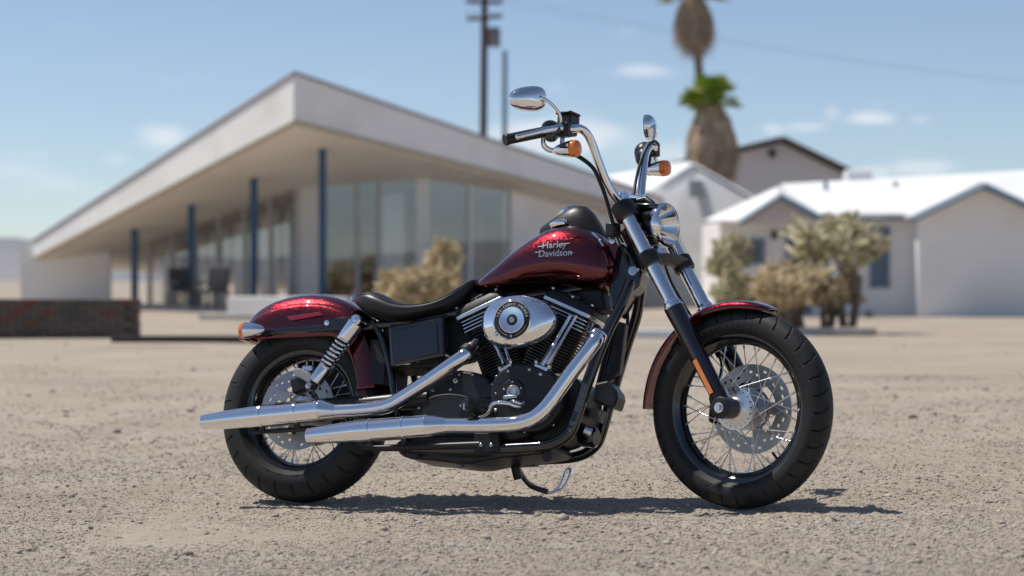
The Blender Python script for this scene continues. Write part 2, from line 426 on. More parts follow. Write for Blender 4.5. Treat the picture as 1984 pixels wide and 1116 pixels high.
# interior: floor slab, back walls, curtains
inn = [g0, g1, g1b, g2, g3]
fl = [Vector((p.x, p.y, 0)) for p in (Lend.lerp(A, .18) + Vector((.7, 1.2, 0)), A + Vector((.2, 2.0, 0)), g2 + Vector((1.2, -.9, 0)), g3 + Vector((1.2, -.3, 0)), g3 + Vector((0, 7, 0)), g0 + Vector((-2.5, 7, 0)))]
mb = MB(); mb.prism([Vector((p.x, p.y, -.02)) for p in fl], [Vector((p.x, p.y, base_z - .004)) for p in fl])
link('porch_slab', mb.mesh('porch_slab', 0, OFF), M_conc, office)
bw = [g0.lerp(g1, .70) + Vector((1.2, 4.5, 0)), g3 + Vector((0, 5.5, 0)), g3 + Vector((0, .35, 0))]
for a, b in zip(bw, bw[1:]): wall_quad('partition', b, a, .15, M_inside, office, OFF)
def curtain(a, b, m, dz=.25, off=.35, top=None):
    d = (b - a).normalized(); n = Vector((-d.y, d.x, 0)); L = (b - a).length; k = max(6, int(L / .06)); r0, r1 = [], []
    mb = MB(); A0 = []
    for i in range(k + 1):
        p = a + d * L * i / k + n * (off + .04 * math.sin(i * 1.7)); A0.append(p)
    f = [[Vector((p.x, p.y, base_z + .02)) for p in A0], [Vector((p.x, p.y, plane_z(p.x, p.y) - dz)) for p in A0]]
    mb.loft(f, caps=False, closed=False)
    o = link('curtain', mb.mesh('curtain', 60, OFF), m, office); sm = o.modifiers.new('s', 'SOLIDIFY'); sm.thickness = .01
for a, b, m in ((.02, .11, 0), (.14, .20, 1), (.22, .31, 0), (.36, .49, 0), (.52, .64, 0), (.69, .80, 0), (.86, .98, 0)):
    curtain(g0.lerp(g1, a), g0.lerp(g1, b), M_curtain if m == 0 else M_curtain2)
curtain(g1b.lerp(g2, .58), g1b.lerp(g2, .82), M_curtain); curtain(g1b.lerp(g2, .02), g1b.lerp(g2, .10), M_curtain2); curtain(g2.lerp(g3, .05), g2.lerp(g3, .16), M_curtain2); curtain(g1b.lerp(g2, .86), g1b.lerp(g2, .90), M_curtain2)
curtain(g2.lerp(g3, .62), g2.lerp(g3, .80), M_curtain2)
# furniture seen through the glass (interior): low counter
mb = MB(); c0 = g1b + Vector((.6, 1.6, .55)); mb.box(c0, (1.4, .6, .9)); link('counter', mb.mesh('counter', 0, OFF), mat('brick_red_counter', (.20, .08, .05), .7), office, .01)
# left screen wall seen past the columns
wl = empty('patio_wall', W(185, 600, 57)); wl.location.z = 0
tag(wl, 'plain white patio wall under the low left end of the motel roof', 'wall')
a, b = pl(40, 48.5), pl(213, 48.5)
mb = MB(); f = [Vector((a.x, a.y, 0)), Vector((b.x, b.y, 0)), Vector((b.x, b.y, 2.05)), Vector((a.x, a.y, 1.75))]
mb.prism(f, [p + Vector((0, .2, 0)) for p in f]); link('wall_panel', mb.mesh('wall_panel', 0, Matrix.Translation(-wl.location)), M_plaster, wl)
# low white ledge in front of glass
def simple(name, mb, m, label, cat, bevel=0, smooth=0, group=None, kind=None, loc=None):
    me = mb.mesh(name, smooth); o = link(name, me, m, None, bevel)
    if loc is None:
        v = np.array([x.co[:] for x in me.vertices]); loc = Vector((v[:, 0].mean(), v[:, 1].mean(), v[:, 2].min()))
    me.transform(Matrix.Translation(-Vector(loc))); o.location = loc
    return tag(o, label, cat, group, kind)
mb = MB(); a, b = W(440, 600, 46.2), W(668, 600, 44.6)
mb.prism([Vector((a.x, a.y, 0)), Vector((b.x, b.y, 0)), Vector((b.x + .3, b.y + .5, 0)), Vector((a.x + .3, a.y + .5, 0))],
         [Vector((a.x, a.y, .40)), Vector((b.x, b.y, .40)), Vector((b.x + .3, b.y + .5, .40)), Vector((a.x + .3, a.y + .5, .40))])
simple('low_wall', mb, M_plaster, 'low white plastered wall along the edge of the motel porch', 'low wall', .02)
mb = MB(); a, b = W(385, 620, 40.5), W(700, 620, 39.6)
mb.prism([Vector((a.x, a.y, 0)), Vector((b.x, b.y, 0)), Vector((b.x, b.y + .8, 0)), Vector((a.x, a.y + .8, 0))],
         [Vector((a.x, a.y, .10)), Vector((b.x, b.y, .10)), Vector((b.x, b.y + .8, .10)), Vector((a.x, a.y + .8, .10))])
simple('step', mb, M_conc, 'pale concrete step in front of the motel porch', 'step', .01)
# two dark armchairs on the porch
def chair(px, Y, rz, label):
    p = W(px, 600, Y); r = empty('patio_chair', (p.x, p.y, base_z), rz); tag(r, label, 'chair', 'chairs on the motel porch')
    m = mat('charcoal_chair', (.045, .045, .05), .6)
    link('seat', MB().box((0, 0, .42), (.58, .56, .10)).mesh('seat', 0), m, r, .03)
    link('backrest', MB().box((0, .27, .72), (.58, .10, .52), Matrix.Rotation(-.18, 3, 'X')).mesh('backrest', 0), m, r, .03)
    for sx in (-1, 1):
        link('armrest', MB().box((sx * .31, -.02, .60), (.07, .55, .05)).mesh('armrest', 0), m, r, .01)
        for sy in (-1, 1): link('leg', MB().box((sx * .30, sy * .24, .20), (.05, .05, .385)).mesh('leg', 0), m, r)
chair(410, 47.4, -.5, 'dark chair on the motel porch just right of a blue column')
chair(357, 50.0, .6, 'dark chair on the motel porch half behind a blue column')

# brick planter, bricks one by one
M_brickA = mat('old_brick', (.17, .12, .10), .9, bump=(60, .4, .004), var=(5, (.12, .105, .095), .4, .65))
M_brickB = mat('red_brick', (.22, .10, .08), .9, bump=(60, .4, .004), var=(5, (.15, .06, .045), .4, .65))
M_brickC = mat('grey_brick', (.14, .13, .11), .9, bump=(60, .4, .004), var=(5, (.08, .075, .07), .4, .65))
pr = W(257, 655, 27.2); planter = empty('brick_planter', (pr.x - .65, pr.y, 0))
tag(planter, 'low weathered brick planter wall at the left edge of the lot', 'planter')
link('core', MB().box((-.35, .3, .26), (1.95, .44, .515)).mesh('core', 0), mat('mortar', (.27, .25, .23), .95), planter)
bms = []
for m in (M_brickA, M_brickB, M_brickC):
    me = MB().box((0, 0, 0), (.195, .10, .062)).mesh('brick', 0); me.materials.append(m); bms.append(me)
rb = random.Random(4)
for row in range(7):
    z = .038 + row * .073
    for k in range(11):
        x = .65 - .1 - k * .206 - (.103 if row % 2 else 0) + (.103 if row % 2 else 0) * (k == 0) * 0
        if x < -1.4: continue
        if x + .1 > .66: continue
        o = link('brick', bms[rb.choices((0, 1, 2), (5, 1.6, 3))[0]], None, planter); o.location = (x, .05 + rb.uniform(-.006, .006), z); o.rotation_euler = (0, rb.uniform(-.01, .01), rb.uniform(-.02, .02))
    for k in range(2):
        o = link('brick', bms[rb.choices((0, 1, 2), (3, 3, 1))[0]], None, planter); o.location = (.62 + rb.uniform(-.005, .005), .16 + k * .21 + (.0 if row % 2 else .03), z); o.rotation_euler = (0, 0, R(90))
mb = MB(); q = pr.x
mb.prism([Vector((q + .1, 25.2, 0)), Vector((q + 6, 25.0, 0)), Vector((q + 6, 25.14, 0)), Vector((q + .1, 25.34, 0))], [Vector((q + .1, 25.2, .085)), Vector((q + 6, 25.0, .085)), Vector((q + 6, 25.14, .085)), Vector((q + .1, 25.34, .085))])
simple('shadow_strip', mb, mat('painted_shadow', (.055, .05, .048), .9), 'dark strip standing in for the shadow line across the gravel beside the brick planter', 'shadow strip', .01)  # added strip, coloured dark to stand in for the shadow line on the gravel

# ---- white cottage on the right
DC = 44.5
cot = empty('white_cottage', W(1600, 612, DC + 2)); cot.location.z = 0; CT = Matrix.Translation(-Vector(cot.location))
tag(cot, 'low white cottage with bright white roof and blue grey windows behind the cholla cactus', 'cottage')
def C(px, py, dy=0): return W(px, py, DC + dy)
def gnd(v, z=0): return Vector((v.x, v.y, z))
a, b = C(1402, 600), C(1776, 600); zt = C(1600, 424).z
mb = MB(); mb.prism([gnd(a), gnd(b), gnd(b) + Vector((0, 5, 0)), gnd(a) + Vector((0, 5, 0))], [gnd(p, zt - .01) for p in (a, b, b + Vector((0, 5, 0)), a + Vector((0, 5, 0)))])
link('wall', mb.mesh('wall', 0, CT), M_plaster, cot)
# right wing, gable end to the front, a little nearer
a2, b2 = C(1779, 600, -.8), C(2040, 600, -.8); zw = C(1779, 424, -.8).z; apx = C(1905, 362, -.8)
prof = [gnd(a2), gnd(b2), gnd(b2, zw), Vector((apx.x, a2.y, apx.z - .06)), gnd(a2, zw)]
mb = MB(); mb.prism(prof, [p + Vector((0, 5.5, 0)) for p in prof]); link('wing_wall', mb.mesh('wing_wall', 0, CT), M_plaster, cot)
# main roof: eave over the front wall, ridge behind
def slab(q, t=.07):
    n = (q[1] - q[0]).cross(q[-1] - q[0]).normalized() * t
    if n.z < 0: n = -n
    return MB().prism(q, [p + n for p in q])
yr = 3.2
e0, e1 = C(1590, 421, -.35), C(2040, 417, -.35); r1 = C(2040, 333, yr); r0 = C(1512, 362, yr)
link('roof', slab([e0, e1, r1, r0]).mesh('roof', 0, CT), M_roofwhite, cot)
# porch gable roof: two slopes meeting over the porch
gl, ga_, gr = C(1432, 432, -.9), C(1510, 380, -.9), C(1590, 424, -.9)
gb = C(1510, 366, yr - .2)
gle = C(1364, 432, .6)
link('porch_roof', slab([gr + Vector((0, 0, .012)), ga_, gb, C(1590, 418, .2)], .06).mesh('porch_roof', 0, CT), M_roofwhite, cot)
link('porch_roof', slab([gle, gl, ga_ + Vector((-.01, 0, 0)), gb + Vector((-.01, 0, 0))], .06).mesh('porch_roof', 0, CT), M_roofwhite, cot)
mb = MB(); f = [gl + Vector((.12, .25, 0)), gr + Vector((-.12, .25, 0)), ga_ + Vector((0, .25, -.05))]
mb.prism(f, [p + Vector((0, .25, 0)) for p in f]); link('gable', mb.mesh('gable', 0, CT), mat('gable_paint', (.56, .53, .52), .85), cot)
link('barge_board', MB().tube([gl, ga_, gr], .075, 4).mesh('barge_board', 0, CT), M_bluetrim, cot)
w0, w1, w2 = C(1766, 424, -1.2), C(1905, 358, -1.2), C(2050, 426, -1.2); bk = Vector((0, 6.3, 0))
link('wing_roof', slab([w0, w1, w1 + bk, w0 + bk]).mesh('wing_roof', 0, CT), M_roofwhite, cot)
link('wing_roof', slab([w1 + Vector((.01, 0, 0)), w2, w2 + bk, w1 + bk + Vector((.01, 0, 0))]).mesh('wing_roof', 0, CT), M_roofwhite, cot)
link('barge_board', MB().tube([w0 + Vector((0, -.05, -.03)), w1 + Vector((0, -.05, -.03)), w2 + Vector((0, -.05, -.03))], .06, 4).mesh('barge_board', 0, CT), M_bluetrim, cot)
link('eave_board', MB().tube([C(1592, 425, -.33), C(1764, 423, -.33)], .035, 4).mesh('eave_board', 0, CT), M_bluetrim, cot)
link('chimney', MB().box(C(1662, 350, yr + .2), (.62, .5, .5)).mesh('chimney', 0, CT), M_roofwhite, cot, .08)
def cwin(name, x0, y0, x1, y1, dark, dy=0, T=CT, parent=cot):
    p, q = C(x0, y0, dy), C(x1, y1, dy); c = (p + q) / 2; w = abs(q.x - p.x); h = abs(p.z - q.z)
    fb = MB()
    for c2, s in (((c.x, c.y - .03, p.z), (w + .12, .10, .10)), ((c.x, c.y - .03, q.z), (w + .12, .10, .10)), ((p.x, c.y - .035, c.z), (.10, .10, h)), ((q.x, c.y - .035, c.z), (.10, .10, h))): fb.box(c2, s)
    o = link(name, fb.mesh(name, 0, T), M_bluetrim, parent)
    link('pane', MB().box((c.x, c.y - .012, c.z), (w, .02, h)).mesh('pane', 0, T), dark, o)
    return o
link('downpipe', MB().tube([C(1771, 430, -.06), C(1771, 604, -.06)], .035, 8).mesh('downpipe', 60, CT), M_trim, cot)
link('wall_lamp', MB().ball(C(1500, 455, -.06), (.07, .07, .11)).mesh('wall_lamp', 60, CT), M_darkinside, cot)
link('ridge_cap', MB().tube([C(1514, 361, yr - .05), C(2036, 332, yr - .05)], .05, 6).mesh('ridge_cap', 60, CT), M_trim, cot)
for px_ in (1600, 1735): link('vent_pipe', MB().tube([C(px_, 372, 2.2), C(px_, 352, 2.2)], .05, 8).mesh('vent_pipe', 60, CT), M_bluetrim, cot)
M_pane = mat('cottage_glass', (.05, .06, .07), .08, coat=1.)
cwin('window', 1442, 467, 1476, 508, M_pane); cwin('door', 1527, 450, 1566, 602, M_pane); cwin('window', 1690, 445, 1718, 553, mat('blue_shutter', (.14, .19, .24), .5))
# ---- middle white house with white roof
mw = empty('white_house', W(1330, 600, 62)); mw.location.z = 0; MT = Matrix.Translation(-Vector(mw.location))
tag(mw, 'white gabled house with glaring white roof between the office and the cottage', 'house')
gA, gLft, gRgt = W(1342, 320, 60.4), W(1240, 384, 62.4), W(1456, 384, 58.6)
prof = [gnd(gLft), gnd(gRgt), gRgt + Vector((0, 0, -.05)), gA + Vector((0, 0, -.06)), gLft + Vector((0, 0, -.05))]
mb = MB(); mb.prism(prof, [p + Vector((-.8, 7, 0)) for p in prof]); link('wall', mb.mesh('wall', 0, MT), M_plaster, mw)
fw = Vector((.03, -.12, 0))
link('roof', slab([gLft + fw, gA + fw, W(1325, 316, 70), W(1160, 345, 72)], .05).mesh('roof', 0, MT), M_roofwhite, mw)
link('roof', slab([gA + fw + Vector((.012, 0, 0)), gRgt + fw, gRgt + Vector((-.8, 7.2, 0)), W(1325, 316, 70) + Vector((.012, 0, 0))], .05).mesh('roof', 0, MT), M_roofwhite, mw)
link('vent', MB().box(W(1347, 366, 60.15), (.36, .30, .5)).mesh('vent', 0, MT), mat('vent_green', (.40, .45, .43), .7), mw)
# ---- tall grey gabled house at the back
gh = empty('grey_house', W(1540, 600, 85)); gh.location.z = 0; GT = Matrix.Translation(-Vector(gh.location))
tag(gh, 'tall pale grey gabled house with brown roof edge standing behind the cottage', 'house')
hA, hL, hR = W(1512, 272, 80), W(1290, 338, 80), W(1662, 345, 80)
hL2 = W(1300, 322, 80)
prof = [gnd(hL2), gnd(hR), hR + Vector((0, 0, -.1)), hA + Vector((0, 0, -.1)), hL2 + Vector((0, 0, -.1))]
mb = MB(); mb.prism(prof, [p + Vector((0, 9, 0)) for p in prof]); link('wall', mb.mesh('wall', 0, GT), mat('grey_plaster', (.66, .64, .64), .85), gh)
fw = Vector((0, -.5, 0))
link('roof', slab([hA + fw, hR + fw + Vector((.25, 0, -.12)), hR + Vector((.25, 9.3, -.12)), hA + Vector((0, 9.3, 0))], .16).mesh('roof', 0, GT), M_brown, gh)
link('roof', slab([hL2 + fw, hA + fw + Vector((-.012, 0, 0)), hA + Vector((-.012, 9.3, 0)), hL2 + Vector((0, 9.3, 0))], .12).mesh('roof', 0, GT), M_brown, gh)
link('wall_lamp', MB().ball(W(1497, 297, 79.8), (.14, .14, .2)).mesh('wall_lamp', 60, GT), M_darkinside, gh)
# kerbs
for (x0, x1, py, Y, lab) in ((1222, 1300, 648, 27.5, 'short white painted kerb seen between the front forks and the engine'), (1548, 1696, 645, 28.6, 'pale concrete kerb at the foot of the cholla cactus')):
    p, q = W(x0, py, Y), W(x1, py, Y); mb = MB(); mb.box(((p.x + q.x) / 2, Y, .055), (q.x - p.x, .22, .11)); simple('kerb', mb, M_roofwhite if x0 < 1300 else M_conc, lab, 'kerb', .015)

# ================================================================== PLANTS
def cactus(name, px, Y, h, spread, nstem, seed, label, m, cat='cactus', lean=0, thick=.045):
    rg = random.Random(seed); p = W(px, 600, Y); root = empty(name, (p.x, p.y, 0)); tag(root, label, cat)
    brs, jo = [MB()], MB()
    def joint(a, d, L, r):
        pts = [a + d * L * t for t in (0, .15, .5, .85, 1)]
        jo.tube(pts, [r * .55, r, r * 1.12, r, r * .4], 6)
    def grow(a, d, L, r, lev):
        e = a + d * L
        midp = (a + e) / 2 + Vector((rg.uniform(-.05, .05), rg.uniform(-.05, .05), 0)) * L
        (brs[-1] if lev < 2 else jo).tube([a, midp, e], [r, r * .9, r * .75], 6)
        if lev >= 3 or e.z > h: 
            for k in range(rg.randint(5, 9)):
                dd = Vector((rg.uniform(-1, 1), rg.uniform(-1, 1), rg.uniform(-.2, 1.1))).normalized()
                joint(a.lerp(e, rg.uniform(.3, 1)), dd, rg.uniform(.14, .30), thick * rg.uniform(.38, .66))
            return
        for k in range(rg.randint(2, 4)):
            dd = (d * .7 + Vector((rg.uniform(-1, 1) * spread, rg.uniform(-1, 1) * spread, rg.uniform(.1, .8)))).normalized()
            grow(a.lerp(e, rg.uniform(.55, 1)), dd, L * rg.uniform(.55, .85), r * .75, lev + 1)
    for k in range(nstem):
        if k: brs.append(MB())
        a0 = Vector((rg.uniform(-.5, .5) * spread, rg.uniform(-.3, .3) * spread, 0)) * (0 if nstem == 1 else 1)
        grow(a0, Vector((rg.uniform(-.35, .35) * spread + lean, rg.uniform(-.3, .3), 1)).normalized(), h * rg.uniform(.28, .40), thick * rg.uniform(1.0, 1.6), 0)
    for br in brs: link('trunk', br.mesh('trunk', 60), mat('cholla_wood', (.20, .155, .11), .9), root)
    link('crown', jo.mesh('crown', 60), m, root)
M_cholla = mat('cholla_joint', (.40, .37, .23), .85, bump=(60, .7, .01), var=(4, (.58, .51, .33), .4, .65))
M_cholla2 = mat('dry_cholla', (.46, .37, .22), .85, bump=(60, .7, .01), var=(4, (.66, .53, .33), .4, .65))
cactus('cholla_cactus', 1685, 29.5, 2.35, 1.15, 2, 8, 'big tree shaped cholla cactus on a brown trunk, tallest of the cacti by the cottage', M_cholla, lean=.1, thick=.06)
cactus('cholla_cactus', 1500, 29.0, 1.05, .9, 7, 11, 'dense low pale cholla cactus clump directly behind the front wheel', M_cholla2)
cactus('cholla_cactus', 1440, 30.0, 1.0, .8, 5, 23, 'low olive cholla cactus clump behind the front mudguard', M_cholla)
cactus('cholla_cactus', 1403, 31.0, 1.5, .30, 3, 33, 'tall thin cholla cactus standing at the left end of the cactus bed', M_cholla)
cactus('cholla_cactus', 1565, 29.8, 1.05, .8, 5, 41, 'bushy cholla cactus between the low clump and the tree shaped one', M_cholla2)
cactus('desert_shrub', 812, 30.0, .98, .95, 10, 55, 'dry tan cholla shrub behind the motorcycle seat', M_cholla2, 'shrub')
cactus('desert_shrub', 868, 31.0, 1.3, .22, 2, 59, 'thin upright dry cactus beside the tan shrub in front of the office glass', M_cholla2, 'shrub')
def small_plant(px, Y, label):
    p = W(px, 600, Y); rg = random.Random(px); mb = MB()
    for k in range(60):
        d = Vector((rg.uniform(-1, 1), rg.uniform(-1, 1), rg.uniform(.3, 1.4))).normalized(); L = rg.uniform(.12, .32)
        u, w = orth(d); mb.add([u * .012, -u * .012, d * L + w * .01], [(0, 1, 2)])
    o = link('weed', mb.mesh('weed', 0), mat('weed_green', (.07, .075, .04), .9)); o.location = (p.x, p.y, 0); tag(o, label, 'plant')
small_plant(1683, 42.0, 'small dark weed at the foot of the cottage wall')
# palms
M_frond = mat('palm_frond', (.18, .31, .035), .5, var=(1.5, (.40, .42, .06), .4, .65))
M_thatch = mat('palm_thatch', (.36, .265, .185), .95, var=(2, (.52, .40, .28), .4, .65))
def palm(px, Y, py_top, py_sk, w_sk, crown_r, label, topx=None, seed=1):
    rg = random.Random(seed); b = W(px, 600, Y); root = empty('palm_tree', (b.x, b.y, 0)); tag(root, label, 'palm', 'fan palms behind the motel')
    kf_ = Y / 120; zt = W(px, py_top, Y).z; zs = W(px, py_sk, Y).z; tx = ((topx or px) - px) / F * Y
    link('trunk', MB().tube([(0, 0, 0), (tx * .5, 0, zt * .5), (tx, 0, zt)], [.36 * kf_, .28 * kf_, .25 * kf_], 10).mesh('trunk', 60), mat('palm_bark', (.20, .16, .13), .9), root)
    top = Vector((tx, 0, zt))
    sk = MB(); R_ = .84 * w_sk / 2 / F * Y
    core = []
    for i in range(9):
        t = i / 8; prof_ = (.30, .52, .74, .92, 1.0, .98, .84, .62, .34)[i]
        z = zt + .1 - (zt - zs) * t
        core.append([Vector((tx * z / zt + math.cos(a) * R_ * prof_ * (.70 + .16 * math.sin(3 * a + i * .9)), math.sin(a) * R_ * prof_ * .8, z)) for a in [2 * PI * k / 16 for k in range(16)]])
    sk.loft(core)
    for k in range(2600):
        t = rg.random() ** .9; a = rg.uniform(0, 2 * PI); z = zt + .1 - (zt - zs) * t
        pr_ = np.interp(t, np.linspace(0, 1, 9), (.30, .52, .74, .92, 1.0, .98, .84, .62, .34))
        c = Vector((tx * z / zt + math.cos(a) * R_ * pr_ * .88, math.sin(a) * R_ * pr_ * .88, z)); L = rg.uniform(.5, 1.9) * kf_
        d = Vector((math.cos(a) * .18, math.sin(a) * .18, -1)); tn = Vector((-math.sin(a), math.cos(a), 0)) * rg.uniform(.04, .10)
        rad = Vector((math.cos(a), math.sin(a), 0)) * rg.uniform(-.10, .40) * kf_
        sk.add([c + tn + rad, c - tn + rad, c + d * L + rad * 1.3 + tn * rg.uniform(-3, 3)], [(0, 1, 2)])
    link('skirt', sk.mesh('skirt', 0), M_thatch, root)
    cr = MB()
    for k in range(60):
        a = rg.uniform(0, 2 * PI); el = rg.uniform(-.15, 1.45); d = Vector((math.cos(a) * math.cos(el), math.sin(a) * math.cos(el), math.sin(el)))
        st = top + Vector((0, 0, .1)); L = crown_r * rg.uniform(.45, .62); hubp = st + d * L; u, w = orth(d)
        cr.tube([st, hubp], .03, 4)
        for j in range(15):                     # the fan of leaflets
            b_ = (j / 14 - .5) * 2.5; dd = (d * math.cos(b_) + u * math.sin(b_) + w * rg.uniform(-.12, .12)); Lf = crown_r * .48 * rg.uniform(.8, 1.1)
            e = hubp + dd * Lf + Vector((0, 0, -.12 * Lf)); s_ = w.cross(dd).normalized() * .06 * crown_r / 1.3
            cr.add([hubp, hubp + dd * Lf * .5 + s_, e, hubp + dd * Lf * .5 - s_], [(0, 1, 2, 3)])
    link('crown', cr.mesh('crown', 0), M_frond, root)
palm(1388, 76, 205, 335, 92, 1.25, 'shorter fan palm with green crown over a thick brown skirt of dead fronds', topx=1378, seed=3)
palm(1392, 160, -4, 68, 62, 2.9, 'taller fan palm on a thin trunk rising behind the shorter one', topx=1342, seed=9)
# poles
p = W(934, 600, 88); up_ = empty('utility_pole', (p.x, p.y, 0)); tag(up_, 'wooden utility pole with crossarms and a transformer behind the motel office', 'utility pole')
M_wood = mat('pole_wood', (.075, .06, .055), .9)
ztop = W(940, -30, 88).z
link('pole', MB().tube([(0, 0, 0), (.11, 0, ztop)], [.19, .15], 10).mesh('pole', 60), M_wood, up_)
for py, w, tilt in ((6, 1.55, .02), (36, 1.5, -.10)):
    z = W(940, py, 88).z; link('crossarm', MB().box((.1, -.2, z), (w, .12, .13), Matrix.Rotation(tilt, 3, 'Y')).mesh('crossarm', 0), M_wood, up_)
    for sx in (-.68, -.4, .4, .68): link('insulator', MB().lathe([(.03, 0), (.06, .05), (.045, .16), (.0, .17)], (.1 + sx, -.2, z + .06), (0, 0, 1), 8).mesh('insulator', 60), mat('insulator_brown', (.12, .07, .05), .3), up_)
z = W(955, 72, 88).z
link('transformer', MB().lathe([(.0, -.42), (.27, -.42), (.27, .32), (.2, .40), (0, .42)], (.52, -.1, z), (0, 0, 1), 14).mesh('transformer', 50), mat('transformer_grey', (.20, .20, .21), .5), up_)
for k_ in (-.68, .68):
    zz = W(940, 6, 88).z + .25; e_ = W(2300, 190, 150) - p; pts = [Vector((.1 + k_, -.2, zz)).lerp(Vector((e_.x, e_.y, e_.z)), t_ / 12) - Vector((0, 0, 3.2 * (t_ / 12) * (1 - t_ / 12))) for t_ in range(13)]
    link('wire', MB().tube(pts, .006, 5).mesh('wire', 60), M_darkinside, up_)
link('bracket', MB().box((.18, -.1, z), (.36, .3, .75)).mesh('bracket', 0), mat('rust_bracket', (.12, .07, .06), .8), up_)
p = W(977, 600, 105); mb = MB(); mb.tube([(p.x, p.y, 0), (p.x + .03, p.y, W(978, 98, 105).z)], [.16, .13], 10)
simple('steel_pole', mb, mat('blue_grey_steel', (.16, .24, .33), .5), 'plain blue grey steel pole right of the wooden utility pole', 'pole', smooth=60)

# ================================================================== GRAVEL
ico = bmesh.new(); bmesh.ops.create_icosphere(ico, subdivisions=1, radius=1); IV = np.array([v.co[:] for v in ico.verts]); IF = np.array([[v.index for v in f.verts] for f in ico.faces]); ico.free()
OV = np.array([(1, 0, 0), (-1, 0, 0), (0, 1, 0), (0, -1, 0), (0, 0, 1), (0, 0, -1)], float); OF = np.array([(0, 2, 4), (2, 1, 4), (1, 3, 4), (3, 0, 4), (2, 0, 5), (1, 2, 5), (3, 1, 5), (0, 3, 5)])
def stones(n, seed, ylo, yhi, smin, smax, xk=.27, patch=.75, IV=IV, IF=IF):
    rg = np.random.RandomState(seed)
    y = 1 / rg.uniform(1 / yhi, 1 / ylo, n); x = rg.uniform(-xk, xk, n) * y
    far_ = rg.uniform(0, 1, n) < .30; x = np.where(far_, rg.normal(0, .45, n) * y, x)
    y = y + np.where(far_, rg.normal(0, .8, n), 0)
    keep = vnoise(x * 1.7, y * 1.7, 21) > rg.uniform(0, 1, n) * patch; x, y = x[keep], y[keep]; n = len(x)
    s = smin + (smax - smin) * rg.uniform(0, 1, n) ** 5
    k = len(IV); ja = 1 + rg.uniform(-.28, .28, (n, k, 1)); V = IV[None] * ja * np.stack([rg.uniform(.7, 1.3, n), rg.uniform(.7, 1.3, n), rg.uniform(.4, .8, n)], 1)[:, None, :]
    a = rg.uniform(0, 2 * PI, n); ca, sa = np.cos(a)[:, None], np.sin(a)[:, None]
    X = V[..., 0] * ca - V[..., 1] * sa; Yv = V[..., 0] * sa + V[..., 1] * ca
    V = np.stack([X, Yv, V[..., 2]], -1) * s[:, None, None]
    V += np.stack([x, y, ground_h(x, y) + s * .12], 1)[:, None, :]
    Fc = (IF[None] + (np.arange(n) * k)[:, None, None]).reshape(-1, 3)
    return V.reshape(-1, 3), Fc
VV, FF, o_ = [], [], 0
for args in ((170000, 8, 4.95, 9.5, .0018, .0052, .27, .35, OV, OF), (26000, 1, 5.0, 10, .0030, .0085), (4500, 2, 5.0, 13, .005, .013), (220, 3, 5.2, 14, .009, .020), (70000, 9, 8.5, 19, .003, .0095, .27, .35, OV, OF), (900, 4, 10, 26, .008, .030)):
    v, f = stones(*args); VV.append(v); FF.append(f + o_); o_ += len(v)
VV = np.concatenate(VV); FF = np.concatenate(FF)
sm = bpy.data.meshes.new('gravel'); sm.vertices.add(len(VV)); sm.vertices.foreach_set('co', VV.ravel())
sm.loops.add(FF.size); sm.loops.foreach_set('vertex_index', FF.ravel()); sm.polygons.add(len(FF))
sm.polygons.foreach_set('loop_start', np.arange(len(FF)) * 3); sm.polygons.foreach_set('loop_total', np.full(len(FF), 3)); sm.update(); sm.validate()
def stone_mat():
    m = bpy.data.materials.new('gravel_stone'); m.use_nodes = True; t = m.node_tree; b = t.nodes['Principled BSDF']; b.inputs['Roughness'].default_value = .9
    g = t.nodes.new('ShaderNodeNewGeometry'); r = t.nodes.new('ShaderNodeValToRGB'); t.links.new(g.outputs['Random Per Island'], r.inputs[0])
    e = r.color_ramp.elements; e[0].color = (.16, .13, .105, 1); e[1].color = (.56, .50, .42, 1)
    for p_, c_ in ((.12, (.29, .24, .195)), (.5, (.37, .315, .26)), (.8, (.42, .36, .30)), (.92, (.31, .29, .27))):
        x = e.new(p_); x.color = (*c_, 1)
    t.links.new(r.outputs[0], b.inputs['Base Color']); return m
M_stone = stone_mat()
tag(link('gravel', sm, M_stone), 'loose gravel scattered over the dirt', 'gravel', kind='stuff')
def rock(px, py, size, label, m):
    Y = F * H / (py - 544); p = W(px, py, Y); rg = random.Random(px)
    bm = bmesh.new(); bmesh.ops.create_icosphere(bm, subdivisions=2, radius=1)
    for v in bm.verts: v.co *= 1 + rg.uniform(-.16, .16); v.co = Vector((v.co.x * size, v.co.y * size * .8, v.co.z * size * .42))
    me = bpy.data.meshes.new('stone'); bm.to_mesh(me); bm.free()
    o = link('stone', me, m); o.location = (p.x, Y, float(ground_h(np.array([p.x]), np.array([Y]))[0]) + size * .12); o.rotation_euler = (0, 0, rg.uniform(0, 6)); tag(o, label, 'stone', 'larger stones in the gravel')
M_pale = mat('pale_stone', (.42, .42, .40), .9, bump=(40, .5, .004), var=(12, (.32, .32, .31), .4, .6)); M_brst = mat('brown_stone', (.27, .22, .175), .9, bump=(40, .5, .004), var=(12, (.19, .16, .13), .4, .6))
rock(875, 1046, .017, 'pale grey stone in the foreground below the engine', M_pale)
rock(1632, 1066, .011, 'small brown stone in the right foreground', M_brst)
rock(453, 1086, .010, 'small brown stone in the left foreground', M_brst)
rock(1665, 1022, .013, 'grey stone right of the front tyre shadow', M_pale)
rock(228, 1008, .012, 'brown stone near the left edge of the gravel', M_brst)
rock(1733, 950, .013, 'brown stone on the gravel far right of the front wheel', M_brst)

